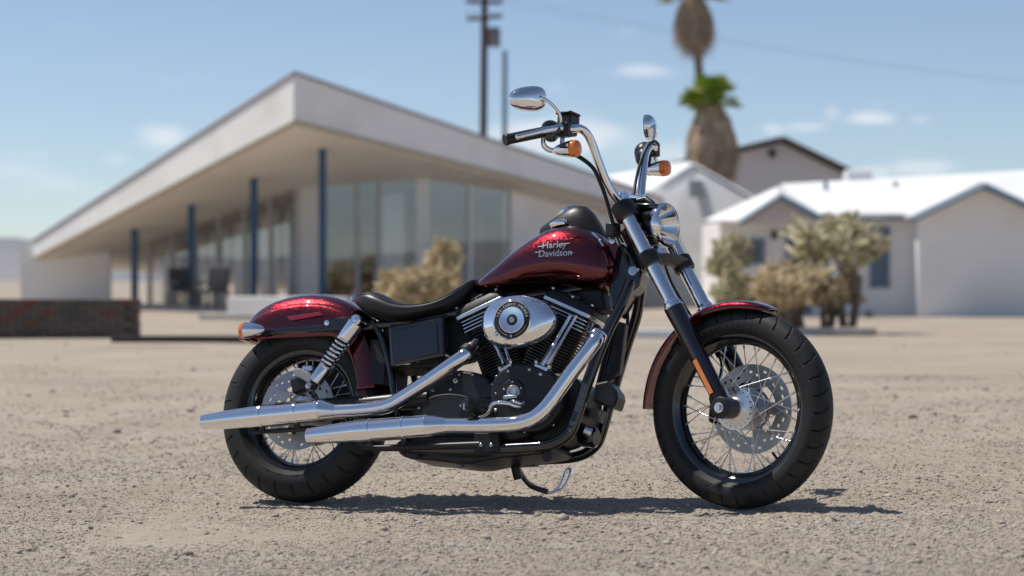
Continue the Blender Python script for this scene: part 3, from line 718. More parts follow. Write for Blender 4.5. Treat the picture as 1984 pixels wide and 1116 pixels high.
# ================================================================== THE MOTORCYCLE
TH, LEAN, PIT, DEL, RAKE = .3807, .2169, .0263, .278, R(29)
BO = Vector((-.7441, 7.4687, H - .4763))                       # rear axle in the world
BM = Matrix.Translation(BO) @ Matrix.Rotation(-TH, 4, 'Z') @ Matrix.Rotation(-PIT, 4, 'Y') @ Matrix.Rotation(-LEAN, 4, 'X')
AX = Vector((1.630, 0, .007))                               # front axle, wheels straight (x forward, y left, z up)
su = Vector((-math.sin(RAKE), 0, math.cos(RAKE))); sv = Vector((math.cos(RAKE), 0, math.sin(RAKE)))
SO = AX - sv * .07
ST = Matrix.Translation(SO) @ Matrix.Rotation(-DEL, 4, su) @ Matrix.Translation(-SO)   # steering
BASE = Vector((.80, 0, -.33)); TB = Matrix.Translation(-BASE)
moto = empty('motorcycle'); moto.matrix_world = BM @ Matrix.Translation(BASE)
tag(moto, 'dark red cruiser motorcycle with chrome exhausts and tall handlebars leaning on its side stand', 'motorcycle')
CAMP = Vector((0, 0, H))
def unproj(Mx, px, py, s):
    Mi = Mx.inverted(); o = Mi @ CAMP; d = Mi.to_3x3() @ Vector(((px - 992) / F, 1, (544 - py) / F))
    return o + d * ((-s - o.y) / d.y)
BMS = BM @ ST
def B(px, py, s): return unproj(BM, px, py, s)              # frame-fixed point on the plane s to the right of the centreline
def S(px, py, s): return unproj(BMS, px, py, s)             # the same for parts that turn with the fork
def L(x, s, z): return Vector((x, -s, z))
def mir(p): return Vector((p.x, -p.y, p.z))
def part(name, mb, m, parent=None, st=False, smooth=40, bevel=0, label=None):
    T = TB @ ST if st else TB
    o = link(name, mb.mesh(name, smooth, T), m, parent or moto, bevel)
    if label: o['label'] = label
    return o
Yax = Vector((0, 1, 0)); RT = Vector((0, -1, 0))            # RT = towards the rider's right

# ------------------------------------------------------------------ wheels
def tyre_mb(c, rc, tr, tw, rimR, rimW, amax, nseg=840, npf=34, grooves=30, dirn=1):
    """torus-like tyre, centre radius rc, section radius tr (radial) x tw (lateral); tread grooves cut in"""
    mb = MB(); vs = []; fs = []
    for i in range(nseg):
        ph = 2 * PI * i / nseg; cp, sp = math.cos(ph), math.sin(ph)
        for j in range(npf):
            a = -amax + 2 * amax * j / (npf - 1); ca, sa = math.cos(a), math.sin(a)
            ra = rc + tr * math.copysign(abs(ca) ** .92, ca); lat = tw * math.copysign(abs(sa) ** .85, sa)
            dep = 0.
            t = abs(a) / R(90)
            if .10 < t < .86:
                sft = (t * .9 if t < .45 else .405 + (t - .45) * .25) + (.5 if a < 0 else 0)
                u = (ph / (2 * PI) * grooves * dirn + sft) % 1.0
                if u < .075: dep = .005
            if abs(t - .985) < .03: dep = -.0012
            ra2 = ra - dep * ca; lat2 = lat - dep * sa
            if j in (0, npf - 1): ra2 = rimR + .004; lat2 = math.copysign(rimW + .0005, sa)
            elif j in (1, npf - 2): ra2 = rimR + .008; lat2 = math.copysign(max(rimW + .003, abs(lat) * .35 + rimW * .65), sa)
            vs.append(c + Vector((cp * ra2, -lat2, sp * ra2)))
    for i in range(nseg):
        i2 = (i + 1) % nseg
        for j in range(npf - 1): fs.append((i * npf + j, i * npf + j + 1, i2 * npf + j + 1, i2 * npf + j))
    return mb.add(vs, fs)
def holed_disc(c, rin, rout, s, thick, holes, cut, n=180, rows=9):
    """annulus with real openings: cut(angle, radius fraction) -> True removes a cell"""
    mb = MB(); vs = []; fs = []
    for side in (0, 1):
        for i in range(n):
            a = 2 * PI * i / n
            for j in range(rows + 1):
                r = rin + (rout - rin) * j / rows; vs.append(c + Vector((math.cos(a) * r, -(s + (side - .5) * thick), math.sin(a) * r)))
    m = n * (rows + 1)
    def idx(side, i, j): return side * m + (i % n) * (rows + 1) + j
    keep = [[not cut(2 * PI * (i + .5) / n, (j + .5) / rows) for j in range(rows)] for i in range(n)]
    for i in range(n):
        for j in range(rows):
            if not keep[i][j]: continue
            for side in (0, 1): fs.append((idx(side, i, j), idx(side, i + 1, j), idx(side, i + 1, j + 1), idx(side, i, j + 1)))
            if not keep[(i + 1) % n][j]: fs.append((idx(0, i + 1, j), idx(1, i + 1, j), idx(1, i + 1, j + 1), idx(0, i + 1, j + 1)))
            if not keep[i - 1][j]: fs.append((idx(0, i, j), idx(1, i, j), idx(1, i, j + 1), idx(0, i, j + 1)))
            if j == 0 or not keep[i][j - 1]: fs.append((idx(0, i, j), idx(1, i, j), idx(1, i + 1, j), idx(0, i + 1, j)))
            if j == rows - 1 or not keep[i][j + 1]: fs.append((idx(0, i, j + 1), idx(1, i, j + 1), idx(1, i + 1, j + 1), idx(0, i + 1, j + 1)))
    return mb.add(vs, fs)
def wheel(c, st, rimR, rimW, rc, tr, tw, hubR, spoke_n, disc_s, disc_R, grooves, hub_side):
    rp = [(rimR + .006, -rimW), (rimR + .006, -rimW + .004), (rimR - .004, -rimW + .006), (rimR - .014, -rimW + .016), (rimR - .018, -.012), (rimR - .022, 0), (rimR - .018, .012),
          (rimR - .014, rimW - .016), (rimR - .004, rimW - .006), (rimR + .006, rimW - .004), (rimR + .006, rimW), (rimR - .002, rimW), (rimR - .012, rimW - .008), (rimR - .022, rimW - .018), (rimR - .027, .010), (rimR - .030, 0), (rimR - .027, -.010),
          (rimR - .022, -rimW + .018), (rimR - .012, -rimW + .008), (rimR - .002, -rimW)]
    mb = MB(); mb.lathe(rp, c, Yax, 120, closed=True); w = part('wheel', mb, M_gloss, st=st)
    mb = tyre_mb(c, rc, tr, tw, rimR, rimW, R(118) if tr > .06 else R(128), grooves=grooves); part('tyre', mb, M_rubber, w, st, 28)
    # hub: barrel with two drilled flanges
    mb = MB(); hw = .040; core = hubR * .55
    prof = [(.018, -.062), (.030, -.060), (core * .8, -.050), (core, hw * -1 - .004), (hubR, -hw - .003), (hubR, -hw + .004), (core, -hw + .006), (core * .72, 0), (core, hw - .006), (hubR, hw - .004), (hubR, hw + .003), (core, hw + .004), (core * .8, .050), (.030, .060), (.018, .062)]
    mb.lathe(prof, c, RT, 48); hub = part('hub', mb, M_alu, w, st)
    mb = MB()
    for k in range(20):
        a = 2 * PI * k / 20; p = c + Vector((math.cos(a) * hubR * .88, 0, math.sin(a) * hubR * .88))
        mb.lathe([(.0042, .0425), (.0042, .0462), (0, .0465)], p, RT, 8)
    part('spoke_head', mb, M_steel, w, st)
    # spokes: shared unit mesh
    um = bpy.data.meshes.get('spoke') or MB().lathe([(1, 0), (1, 1)], (0, 0, 0), (0, 0, 1), 6).mesh('spoke', 60)
    if not um.materials: um.materials.append(M_zinc)
    nm = bpy.data.meshes.get('spoke_nipple') or MB().lathe([(1, 0), (1, .8), (.6, 1)], (0, 0, 0), (0, 0, 1), 6).mesh('spoke_nipple', 60)
    if not nm.materials: nm.materials.append(M_steel)
    TT = TB @ ST if st else TB
    for k in range(spoke_n):
        side = 1 if k % 2 else -1; dr = 1 if (k // 2) % 2 else -1
        ar = 2 * PI * (k + .5) / spoke_n; ah = ar + dr * R(62)
        p = TT @ (c + Vector((math.cos(ah) * hubR * .88, -side * hw, math.sin(ah) * hubR * .88))); q = TT @ (c + Vector((math.cos(ar) * (rimR - .024), -side * .006, math.sin(ar) * (rimR - .024))))
        d = q - p; o = link('spoke', um, None, w); o.rotation_mode = 'QUATERNION'; o.location = p; o.rotation_quaternion = d.to_track_quat('Z', 'Y'); o.scale = (.0019, .0019, d.length)
        e = d.normalized(); o = link('spoke_nipple', nm, None, w); o.rotation_mode = 'QUATERNION'; o.location = q - e * .020; o.rotation_quaternion = d.to_track_quat('Z', 'Y'); o.scale = (.0036, .0036, .022)
    # disc
    def cut(a, f):
        u = (a / (2 * PI) * 30) % 1.0
        k = int(a / (2 * PI) * 30) % 3; row = (.30, .55, .80)[k]
        if f > .45: return abs(f - (.52 + .42 * (row - .1) )) < .05 and .30 < u < .72
        v = (a / (2 * PI) * 5) % 1.0
        return .12 < f < .36 and .18 < v < .80
    n = part('brake_disc', holed_disc(c, disc_R * .42, disc_R, disc_s, .005, 0, cut, n=240, rows=20), M_disc, w, st, 30)
    return w
wf = wheel(AX, True, .2415, .034, .331 - .050, .050, .053, .072, 40, -.072, .150, 34, -1)
wf['label'] = 'steered front wire wheel'
mb = MB(); a = R(-52); p = AX + Vector((math.cos(a) * .216, 0, math.sin(a) * .216)); mb.tube([p, p + Vector((-math.cos(a) * .03, 0, -math.sin(a) * .03))], .005, 8); part('valve_stem', mb, M_hose, wf, True)
wr = wheel(Vector((0, 0, 0)), False, .216, .050, .326 - .070, .070, .080, .060, 40, .066, .146, 26, 1)
wr['label'] = 'rear wire wheel under the mudguard'
part('pulley', MB().lathe([(.06, -.085), (.11, -.085), (.11, -.06), (.06, -.06)], (0, 0, 0), RT, 48, closed=True), M_satin, wr)
# raised lettering on the tyre walls
def text_mesh(txt, size=1., ext=0., shear=0., offset=0., res=3):
    cu = bpy.data.curves.new('t', 'FONT'); cu.body = txt; cu.size = size; cu.extrude = ext; cu.shear = shear; cu.offset = offset; cu.resolution_u = res; cu.align_x = 'CENTER'
    o = bpy.data.objects.new('t', cu); COL.objects.link(o); dg = bpy.context.evaluated_depsgraph_get(); dg.update()
    me = bpy.data.meshes.new_from_object(o.evaluated_get(dg)); bpy.data.objects.remove(o); bpy.data.curves.remove(cu); return me
def add_me(mb, me, fn):
    mb.add([fn(v.co) for v in me.vertices], [tuple(p.vertices) for p in me.polygons])
def ring_text(mb, txt, c, r, s, size, a0, step, ux=Vector((1, 0, 0)), uz=Vector((0, 0, 1)), flip=1, ext=.0006):
    """letters round a circle seen from the right side, clockwise from angle a0"""
    for i, ch in enumerate(txt):
        if ch == ' ': continue
        me = text_mesh(ch, size, ext); a = a0 - step * i; rad = ux * math.cos(a) + uz * math.sin(a); tan = (ux * math.sin(a) - uz * math.cos(a))
        add_me(mb, me, lambda v: c + rad * (r + v.y) + tan * v.x + RT * (s + v.z)); bpy.data.meshes.remove(me)
M_tyretext = mat('tyre_lettering', (.035, .034, .033), .6)
for c, st, w, r, s in ((Vector((0, 0, 0)), False, wr, .236, .0795), (AX, True, wf, .268, .0530)):
    for a0 in (128, -52):
        mb = MB(); ring_text(mb, 'HARLEY-DAVIDSON', c, r, s, .026, R(a0), R(4.6)); part('tyre_lettering', mb, M_tyretext, w, st, 0)

# ------------------------------------------------------------------ fork, clamps, headlamp, bars
FS = .108                                                    # half spacing of the fork legs
def fork_pt(s, h): return AX + su * h + Vector((0, -s, 0))
def h_of(px, py, s):                                         # height along the fork for a pixel
    p = S(px, py, s); return (p - AX).dot(su)
h_low, h_cap0, h_cap1, h_cl, h_top = 0, h_of(1305, 598, FS), h_of(1300, 583, FS), h_of(1258, 503, FS), h_of(1218, 415, FS)
for s in (FS, -FS):
    mb = MB(); mb.tube([fork_pt(s, .055), fork_pt(s, .10), fork_pt(s, h_cap0 - .10), fork_pt(s, h_cap0 - .02), fork_pt(s, h_cap0)], [.026, .029, .0305, .034, .034], 24)
    fl_ = part('fork_leg', mb, M_gloss, st=True)
    mb = MB(); p = fork_pt(s, 0); mb.lathe([(.020, -.045), (.034, -.043), (.036, -.02), (.036, .030), (.030, .034)], p, RT if s > 0 else -RT, 28); mb.tube([fork_pt(s, 0), fork_pt(s, .07)], [.026, .028], 16); part('axle_clamp', mb, M_satin, fl_, True)
    mb = MB(); mb.lathe([(.0, .050), (.009, .050), (.009, .040), (.017, .040), (.017, .030)][::-1], p, RT if s > 0 else -RT, 20); part('axle_nut', mb, M_steel, fl_, True)
    mb = MB(); mb.tube([fork_pt(s, h) for h in (h_cap0 - .004, h_cap0 + .006, h_cap0 + .008, h_cap0 + .016, h_cap0 + .018, h_cap0 + .028)], [.0335, .0345, .031, .031, .029, .0275], 28); part('dust_cap', mb, M_chrome, fl_, True)
    mb = MB(); mb.tube([fork_pt(s, h_cap0), fork_pt(s, h_cl)], .0245, 28); part('fork_tube', mb, M_chrome, fl_, True)
    mb = MB(); mb.tube([fork_pt(s, h_cl), fork_pt(s, h_top + .02)], .0255, 28); part('fork_tube', mb, M_chrome, fl_, True)
    # amber reflector strip set on the outside of the slider
    if s > 0:
        h0, h1 = h_of(1394, 752, FS + .03), h_of(1347, 697, FS + .03); mb = MB(); rings = []
        for h in (h0, h1):
            pc = fork_pt(s, h) + RT * .0285 - Vector((sv.x, 0, sv.z)) * .004
            rings.append([pc + sv * .011 - RT * .004, pc + sv * .008 + RT * .004, pc - sv * .008 + RT * .004, pc - sv * .011 - RT * .004])
        mb.loft(rings); part('reflector', mb, M_amber2, fl_, True, 0)
        hx = (h0 + h1) / 2
        mb = MB(); mb.loft([[p_ - (RT * .0015) for p_ in [q_ + (q_ - sum(r_, Vector()) / 4) * .25 for q_ in r_]] for r_ in rings]); part('reflector_base', mb, M_satin, fl_, True, 0)
    for k in (0,): pass
# triple clamps
def clamp(name, h, hh, r, fwd, m):
    mb = MB(); cs = []
    for k in range(9):
        s = FS - 2 * FS * k / 8; bow = fwd * (1 - (s / FS) ** 2); c = fork_pt(s, h) + sv * (.002 + bow)
        wv = .030; hv = hh * .62
        cs.append([c + sv * (wv * math.cos(a)) + su * (hv * math.sin(a)) for a in [2 * PI * j / 12 for j in range(12)]])
    mb.loft(cs); o = part(name, mb, m, st=True)
    for s in (FS, -FS):
        mb = MB(); mb.tube([fork_pt(s, h - hh), fork_pt(s, h - hh * .8), fork_pt(s, h + hh * .8), fork_pt(s, h + hh)], [r * .9, r, r, r * .86], 28); part('clamp_collar', mb, m, o, True)
    return o
cl_low = clamp('triple_clamp', h_cl, .026, .037, .012, M_satin)
cl_top = clamp('triple_clamp', h_top + .018, .030, .040, .0, M_satin)
mb = MB()
for hq in (h_cl + .014, h_cl - .014): pass
# steering stem + neck
part('steering_neck', MB().tube([SO + su * (h_cl + .02), SO + su * (h_top + .0)], .034, 24), M_gloss)
# small bolts on the clamp
mb = MB()
p = S(1187, 440, FS); mb.tube([p - RT * .02, p + RT * .004], .008, 12); part('pinch_bolt', mb, M_steel, cl_top, True)
mb = MB(); mb.box(S(1188, 446, FS - .02), (.035, .05, .05)); part('cable_guide', mb, M_satin, cl_top, True, bevel=.006)
# headlight
hc = S(1279, 437, 0); hR = .073
mb = MB(); fx = Vector((1, 0, 0))
mb.lathe([(.001, -.106), (.012, -.105), (.030, -.104), (.048, -.092), (.064, -.062), (.0715, -.025), (.0725, .012)], hc, fx, 48, caps=False); hl = part('headlight', mb, M_gloss, st=True)
mb = MB(); mb.lathe([(.0730, .000), (.0768, .004), (.0778, .014), (.0768, .026), (.0740, .034), (.0705, .037), (.0688, .034), (.0692, .020), (.0715, .000)], hc, fx, 64, closed=True); part('bezel', mb, M_chrome, hl, True)
mb = MB(); mb.lathe([(.0690, .030), (.064, .017), (.0585, .005), (.051, -.0095), (.0425, -.0235), (.033, -.037), (.023, -.047), (.012, -.0535), (.001, -.056)], hc, fx, 64, caps=False); part('reflector_bowl', mb, M_chrome, hl, True)
mb = MB(); mb.lathe([(.0, .006), (.018, .002), (.0205, -.010), (.018, -.035), (.010, -.05)], hc, fx, 32); part('bulb_shield', mb, M_steel, hl, True)
mb = MB(); mb.lathe([(.0692, .034), (.052, .045), (.028, .052), (.001, .054)], hc, fx, 64, caps=False); ob = part('headlight_lens', mb, M_lens, hl, True)
mb = MB(); mb.tube([hc + Vector((-.03, 0, .075)), hc + Vector((-.055, 0, .095)), hc + Vector((-.13, 0, .085))], .013, 12); part('bracket', mb, M_satin, hl, True)
mb = MB(); q0 = S(1262, 400, .02); mb.box(q0 + Vector((-.015, 0, .0)), (.115, .075, .018), Matrix.Rotation(.10, 3, 'Y')); part('visor_bracket', mb, M_gloss, hl, True, bevel=.005)
mb = MB(); q0 = S(1277, 490, -.02); mb.box(q0, (.02, .06, .06), Matrix.Rotation(-.5, 3, 'Y')); part('lower_cover', mb, M_chrome, hl, True, bevel=.008)
# handlebar
bar_px = [(1222, 392, .0), (1205, 392, .055), (1190, 378, .085), (1174, 350, .115), (1159, 312, .145), (1147, 278, .170), (1136, 258, .200), (1122, 249, .230), (1104, 250, .270)]
BR = [S(px, py, s) for px, py, s in bar_px]
g_in, g_out = S(1062, 254, .315), S(978, 271, .460)
path = BR + [S(1080, 252, .295), g_in, g_out.lerp(g_in, .02)]
full = [mir(p) for p in path[:0:-1]] + path
hb_ = part('handlebar', MB().tube(catmull(full, 8), .0150, 18), M_chrome, st=True)
for sgn in (1, -1):
    mm = (lambda p: p) if sgn > 0 else mir
    d = (g_out - g_in).normalized(); gl0 = g_in + d * .01
    mb = MB(); mb.tube([mm(p) for p in (gl0, gl0 + d * .003, g_out - d * .012, g_out - d * .011, g_out - d * .003, g_out)], [.0165, .0185, .0185, .0205, .0205, .0180], 20)
    part('grip', mb, M_hose, hb_, True)
    # switch housing
    hs0, hs1 = g_in + d * .012, S(1085, 252, .290)
    mb = MB(); mb.tube([mm(p) for p in (hs0, hs0.lerp(hs1, .08), hs0.lerp(hs1, .9), hs1)], [.020, .025, .026, .022], 16); q = hs0.lerp(hs1, .45)
    mb.ball(mm(q + Vector((-.006, 0, .012))), (.030, .034, .026)); mb.ball(mm(q + Vector((-.004, 0, -.016))), (.024, .030, .022))
    part('switch_housing', mb, M_gloss, hb_, True)
    mb = MB(); mb.box(mm(S(1093, 252, .282)), (.050, .035, .050)); part('lever_clamp', mb, M_satin, hb_, True, bevel=.006)
    # lever
    lp = [S(1092, 247, .250) + Vector((.030, 0, .0)), S(1066, 254, .278) + Vector((.040, 0, 0)), S(1040, 258, .325) + Vector((.045, 0, .0)), S(1004, 266, .375) + Vector((.040, 0, .0))]
    lp = [S(px, py, s) for px, py, s in ((1094, 247, .290), (1066, 250, .335), (1040, 256, .380), (1003, 265, .450))]
    cv = catmull([mm(p) for p in lp], 5); nn = len(cv); mb = MB(); rings = []
    for i, p in enumerate(cv):
        t = i / (nn - 1); hgt = .013 * (1 - .45 * t) if t < .9 else .009; dp = .006
        dd = (cv[min(i + 1, nn - 1)] - cv[max(i - 1, 0)]).normalized(); w_ = Vector((0, 0, 1)); w_ = (w_ - dd * w_.dot(dd)).normalized(); x_ = dd.cross(w_)
        rings.append([p + w_ * hgt * math.sin(a) + x_ * dp * math.cos(a) for a in [2 * PI * j / 12 for j in range(12)]])
    mb.loft(rings); mb.ball(cv[-1], (.010, .010, .010), nu=10, nv=6); part('lever', mb, M_chrome, hb_, True)
    # mirror
    mc = S(1022, 190, .385); be = R(22); n = Vector((math.cos(be), -math.sin(be), 0)); lat = Vector((-n.y, n.x, 0)); upv = Vector((0, 0, 1))
    lat = Vector((math.sin(be), math.cos(be), 0)) * -1     # outward = towards the right
    mb = MB(); rings = []
    out2 = []
    K = 44
    for j in range(K):
        a = 2 * PI * j / K; ca, sa = math.cos(a), math.sin(a)
        e_ = 2.6; xx = math.copysign(abs(ca) ** (2 / e_), ca) * .072; zz = math.copysign(abs(sa) ** (2 / e_), sa) * .044
        zz *= 1.0 - .16 * (xx / .072); zz += .006 * (-(xx / .072)) - (.004 if zz > 0 else 0)
        out2.append((xx, zz))
    for dpt, sc in ((-.006, .94), (-.005, 1.0), (.004, 1.0), (.014, .95), (.022, .82), (.028, .58), (.031, .28), (.0315, .05)):
        rings.append([mm(mc + lat * x * sc + upv * z * sc + n * dpt) for x, z in out2])
    mb.loft(rings); mi = part('mirror', mb, M_chrome, st=True)
    mb = MB(); mb.loft([[mm(mc + lat * x * .95 + upv * z * .95 + n * -.0068) for x, z in out2], [mm(mc + lat * x * .95 + upv * z * .95 + n * -.0078) for x, z in out2]])
    part('mirror_glass', mb, M_steel, mi, True, 0)
    arm = [mc - lat * .035 + n * .024 + upv * -.002, S(1062, 196, .340) , S(1083, 219, .305), S(1087, 242, .290)]
    mb = MB(); mb.tube(catmull([mm(p) for p in arm], 5), .0055, 12); mb.ball(mm(arm[0]), (.011, .011, .011), nu=12, nv=8); part('mirror_arm', mb, M_chrome, mi, True)
    # front turn signal: bullet with amber lens facing forward
    tc_ = S(1110, 288, .290); fx = Vector((1, 0, 0)); rT = .0295
    mb = MB(); mb.lathe([(.001, -.082), (.010, -.078), (.018, -.062), (.025, -.035), (.0285, -.010), (.0298, .0)], mm(tc_), fx, 32); ts = part('turn_signal', mb, M_chrome, st=True)
    mb = MB(); mb.lathe([(.0295, .001), (.0290, .012), (.0265, .019), (.018, .023), (.0, .025)], mm(tc_), fx, 32); part('lens', mb, M_amber, ts, True)
    mb = MB(); q = tc_ + Vector((-.045, 0, .012)); mb.tube([mm(q), mm(S(1091, 262, .282))], [.009, .008], 10); part('stalk', mb, M_chrome, ts, True)
    if sgn > 0:   # throttle tubes below the right switchgear
        mb = MB()
        for dx in (0, 1): mb.tube(catmull([S(1054 - 4 * dx, 266, .285), S(1056 - 5 * dx, 280 + 3 * dx, .283), S(1066 - 3 * dx, 288 + 5 * dx, .270), S(1078, 289 + 5 * dx, .255)], 5), .0042, 8)
        part('throttle_tube', mb, M_steel, hb_, True)
        mb = MB(); mb.tube([S(1075, 290, .257), S(1098, 299, .235)], [.011, .007], 12); part('cable_boot', mb, M_hose, hb_, True)
        mb = MB()
        mb.tube(catmull([S(1098, 299, .235), S(1120, 305, .21), S(1148, 327, .17), S(1163, 358, .14), S(1175, 392, .125), S(1186, 432, .12), S(1200, 470, .09), B(1222, 505, .06)], 6), .0042, 8)
        mb.tube(catmull([S(1098, 297, .225), S(1122, 302, .20), S(1150, 324, .16), S(1166, 356, .13), S(1178, 392, .11), S(1190, 435, .10), S(1207, 470, .07)], 6), .0042, 8)
        part('throttle_cable', mb, M_hose, hb_, True)
        # brake master cylinder with its reservoir
        mb = MB(); cq = S(1101, 237, .228); mb.box(cq + Vector((0, 0, -.006)), (.056, .062, .060), Matrix.Rotation(-.10, 3, 'X')); ms = part('master_cylinder', mb, M_satin, hb_, True, bevel=.007)
        mb = MB(); mb.box(cq + Vector((0, 0, .027)), (.062, .066, .010), Matrix.Rotation(-.10, 3, 'X')); part('reservoir_cap', mb, M_satin, ms, True, bevel=.004)
        mb = MB(); mb.box(S(1098, 256, .235), (.045, .07, .022), Matrix.Rotation(-.10, 3, 'X')); part('cylinder_body', mb, M_satin, ms, True, bevel=.006)
        mb = MB(); mb.tube([S(1112, 247, .215), S(1128, 245, .20)], .007, 10); part('banjo_bolt', mb, M_steel, ms, True)
    else:
        mb = MB(); q = mir(g_in); mb.ball(q + Vector((0, -.01, 0)), (.040, .045, .042)); mb.ball(q + Vector((.01, -.035, -.02)), (.034, .03, .036)); part('switch_block', mb, M_satin, hb_, True)
        mb = MB(); mb.tube(catmull([S(1276, 280, -.26), S(1268, 274, -.22), S(1254, 284, -.17), S(1241, 315, -.13), S(1232, 350, -.10), S(1226, 388, -.06), S(1214, 435, -.03)], 6), .0055, 10); part('clutch_cable', mb, M_hose, hb_, True)
# riser clamp
mb = MB(); c = S(1224, 388, 0)
mb.box(c + Vector((0, 0, .008)), (.040, .105, .020)); rs = part('riser_clamp', mb, M_chrome, st=True, bevel=.005)
for s in (.047, -.047):
    mb = MB(); mb.tube([c + Vector((0, -s, .022)), c + Vector((0, -s, -.02)), c + Vector((.01, -s, -.05))], [.020, .022, .024], 20); part('riser', mb, M_chrome, rs, True)
    mb = MB(); mb.lathe([(.007, 0), (.007, .006), (0, .007)], c + Vector((0, -s, .022)), (0, 0, 1), 12); part('bolt', mb, M_steel, rs, True)

# ------------------------------------------------------------------ front mudguard
def guard(center, arc, hw, skirt, e=3.0, st=False, crease=0, nc=22):
    """arc = [(angle, crown radius, skirt depth)] -> shell swept round the wheel"""
    rings = []
    for a, r, sk, hw in arc:
        rad = Vector((math.cos(a), 0, math.sin(a))); ring = []
        for k in range(nc + 1):
            u = (k / nc * 2 - 1) * PI / 2; s = hw * math.copysign(abs(math.sin(u)) ** (2 / e), u); dn = sk * (1 - abs(math.cos(u)) ** (2 / e))
            ring.append(center + rad * (r - dn) + RT * s)
        rings.append(ring)
    return rings
def interp_arc(keys, n):
    ks = np.array(keys); t = np.linspace(0, 1, len(ks)); q = np.linspace(0, 1, n); return list(zip(*[np.interp(q, t, ks[:, i]) for i in range(ks.shape[1])]))
arc = interp_arc([(R(68), .350, .012, .030), (R(72), .355, .020, .048), (R(80), .358, .028, .058), (R(100), .358, .032, .062), (R(125), .357, .030, .061), (R(150), .357, .026, .060), (R(170), .358, .024, .059), (R(179), .359, .020, .057)], 40)
mb = MB(); mb.loft(guard(AX, arc, .062, 0, 3.2), caps=False, closed=False)
fg = part('mudguard', mb, M_red, st=True, label='narrow front mudguard hugging the tyre'); sm_ = fg.modifiers.new('solid', 'SOLIDIFY'); sm_.thickness = .003; sm_.offset = -1
for s in (FS - .03, -FS + .03):
    mb = MB(); mb.box(fork_pt(s, h_cap0 - .12) + sv * -.005, (.05, .014, .10), Matrix.Rotation(-RAKE, 3, 'Y')); part('mudguard_bracket', mb, M_satin, fg, True, bevel=.004)
# front caliper on the far leg
mb = MB(); pc = AX + Vector((-.125, .085, .010)); mb.box(pc, (.060, .075, .115), Matrix.Rotation(.1, 3, 'Y')); cf = part('brake_caliper', mb, M_satin, st=True, bevel=.014)
mb = MB(); mb.box(AX + Vector((-.075, .10, .075)), (.09, .020, .05), Matrix.Rotation(.6, 3, 'Y')); part('caliper_bracket', mb, M_satin, cf, True, bevel=.005)
for k in (-1, 1):
    mb = MB(); mb.lathe([(.019, 0), (.019, .012), (.012, .016)], pc + Vector((0, -.036, .028 * k)), RT, 16); part('piston_cover', mb, M_satin, cf, True)
mb = MB(); mb.tube(catmull([pc + Vector((-.02, 0, .05)), AX + Vector((-.13, .10, .16)), fork_pt(-FS, .30) + sv * -.05, fork_pt(-FS + .04, .50) + sv * -.05, fork_pt(-.02, h_cl) + sv * -.02], 6), .0045, 8); part('brake_hose', mb, M_hose, cf, True)

# ------------------------------------------------------------------ fuel tank
tank_px = [(903, 555, 560, .030), (915, 545, 562, .060), (935, 529, 562, .086), (960, 509, 561, .106), (985, 488, 558, .120), (1010, 469, 555, .130), (1035, 453, 553, .138), (1060, 440, 552, .143), (1085, 434, 552, .146), (1110, 434, 554, .146), (1132, 439, 556, .142), (1150, 447, 556, .134), (1166, 459, 553, .122), (1178, 472, 547, .106), (1187, 487, 537, .084), (1192, 503, 522, .050)]
keys = []
for px, t, b, w in tank_px:
    keys.append((B(px, (t + b) / 2, .085).x, B(px, t, .060).z, B(px, b, min(w, .10)).z, w))
keys = [Vector((k[0], k[1], k[2])) for k in keys], [k[3] for k in keys]
kk = catmull(keys[0], 4); ww = [v.x for v in catmull([Vector((w, 0, 0)) for w in keys[1]], 4)]
rings = []; NT = 56
for v, w in zip(kk, ww):
    zt, zb = v.y, v.z; zc = zb + (zt - zb) * .36; ring = []
    for j in range(NT):
        a = 2 * PI * j / NT; ca, sa = math.cos(a), math.sin(a); e1 = 2.5 if sa > 0 else 2.3
        yy = w * math.copysign(abs(ca) ** (2 / e1), ca); z = zc + (zt - zc if sa > 0 else zc - zb) * math.copysign(abs(sa) ** (2 / e1), sa)
        if sa > 0: z -= .010 * math.exp(-(yy / .035) ** 2) * min(1, (zt - zb) / .12)      # valley between the two halves
        ring.append(Vector((v.x, yy, z)))
    rings.append(ring)
mb = MB(); mb.loft(rings); tank_me_src = mb
tank = part('fuel_tank', mb, M_red, smooth=60)
bvh = BVHTree.FromPolygons([Vector(v) for v in mb.v], mb.f)
def on_tank(px, py, lift):
    Mi = BM.inverted(); o = Mi @ CAMP; d = (Mi.to_3x3() @ Vector(((px - 992) / F, 1, (544 - py) / F))).normalized()
    h = bvh.ray_cast(o, d)
    if h[0] is None: return None
    n = h[1]; n = n if n.dot(d) < 0 else -n
    return h[0] + n * lift
# script lettering and its two long swashes
bd = MB()
def script_text(txt, cx, cy, width, height, slope, shear):
    me = text_mesh(txt, 1., .06, 0, .012, 3); xs = [v.co.x for v in me.vertices]; x0, x1 = min(xs), max(xs); ys = [v.co.y for v in me.vertices]
    vs = []
    for v in me.vertices:
        px = cx + ((v.co.x - x0) / (x1 - x0) - .5) * width + v.co.y * height * shear; py = cy - v.co.y * height + (px - cx) * slope
        q = on_tank(px, py, .0008 if v.co.z < 0 else .0030); vs.append(q if q else on_tank(cx, cy, 0))
    bd.add(vs, [tuple(p.vertices) for p in me.polygons]); bpy.data.meshes.remove(me)
def stroke(pts, wpx):
    lo, hi = [], []
    for (x, y) in pts:
        lo.append((x, y + wpx / 2)); hi.append((x, y - wpx / 2))
    q = [[on_tank(*lo[i], .0008), on_tank(*hi[i], .0008), on_tank(*hi[i], .0030), on_tank(*lo[i], .0030)] for i in range(len(pts))]
    bd.loft(q)
script_text('Harley', 1075, 480.5, 47, 17.5, -.055, .10)
script_text('Davidson', 1076, 496.5, 63, 18.0, -.055, .10)
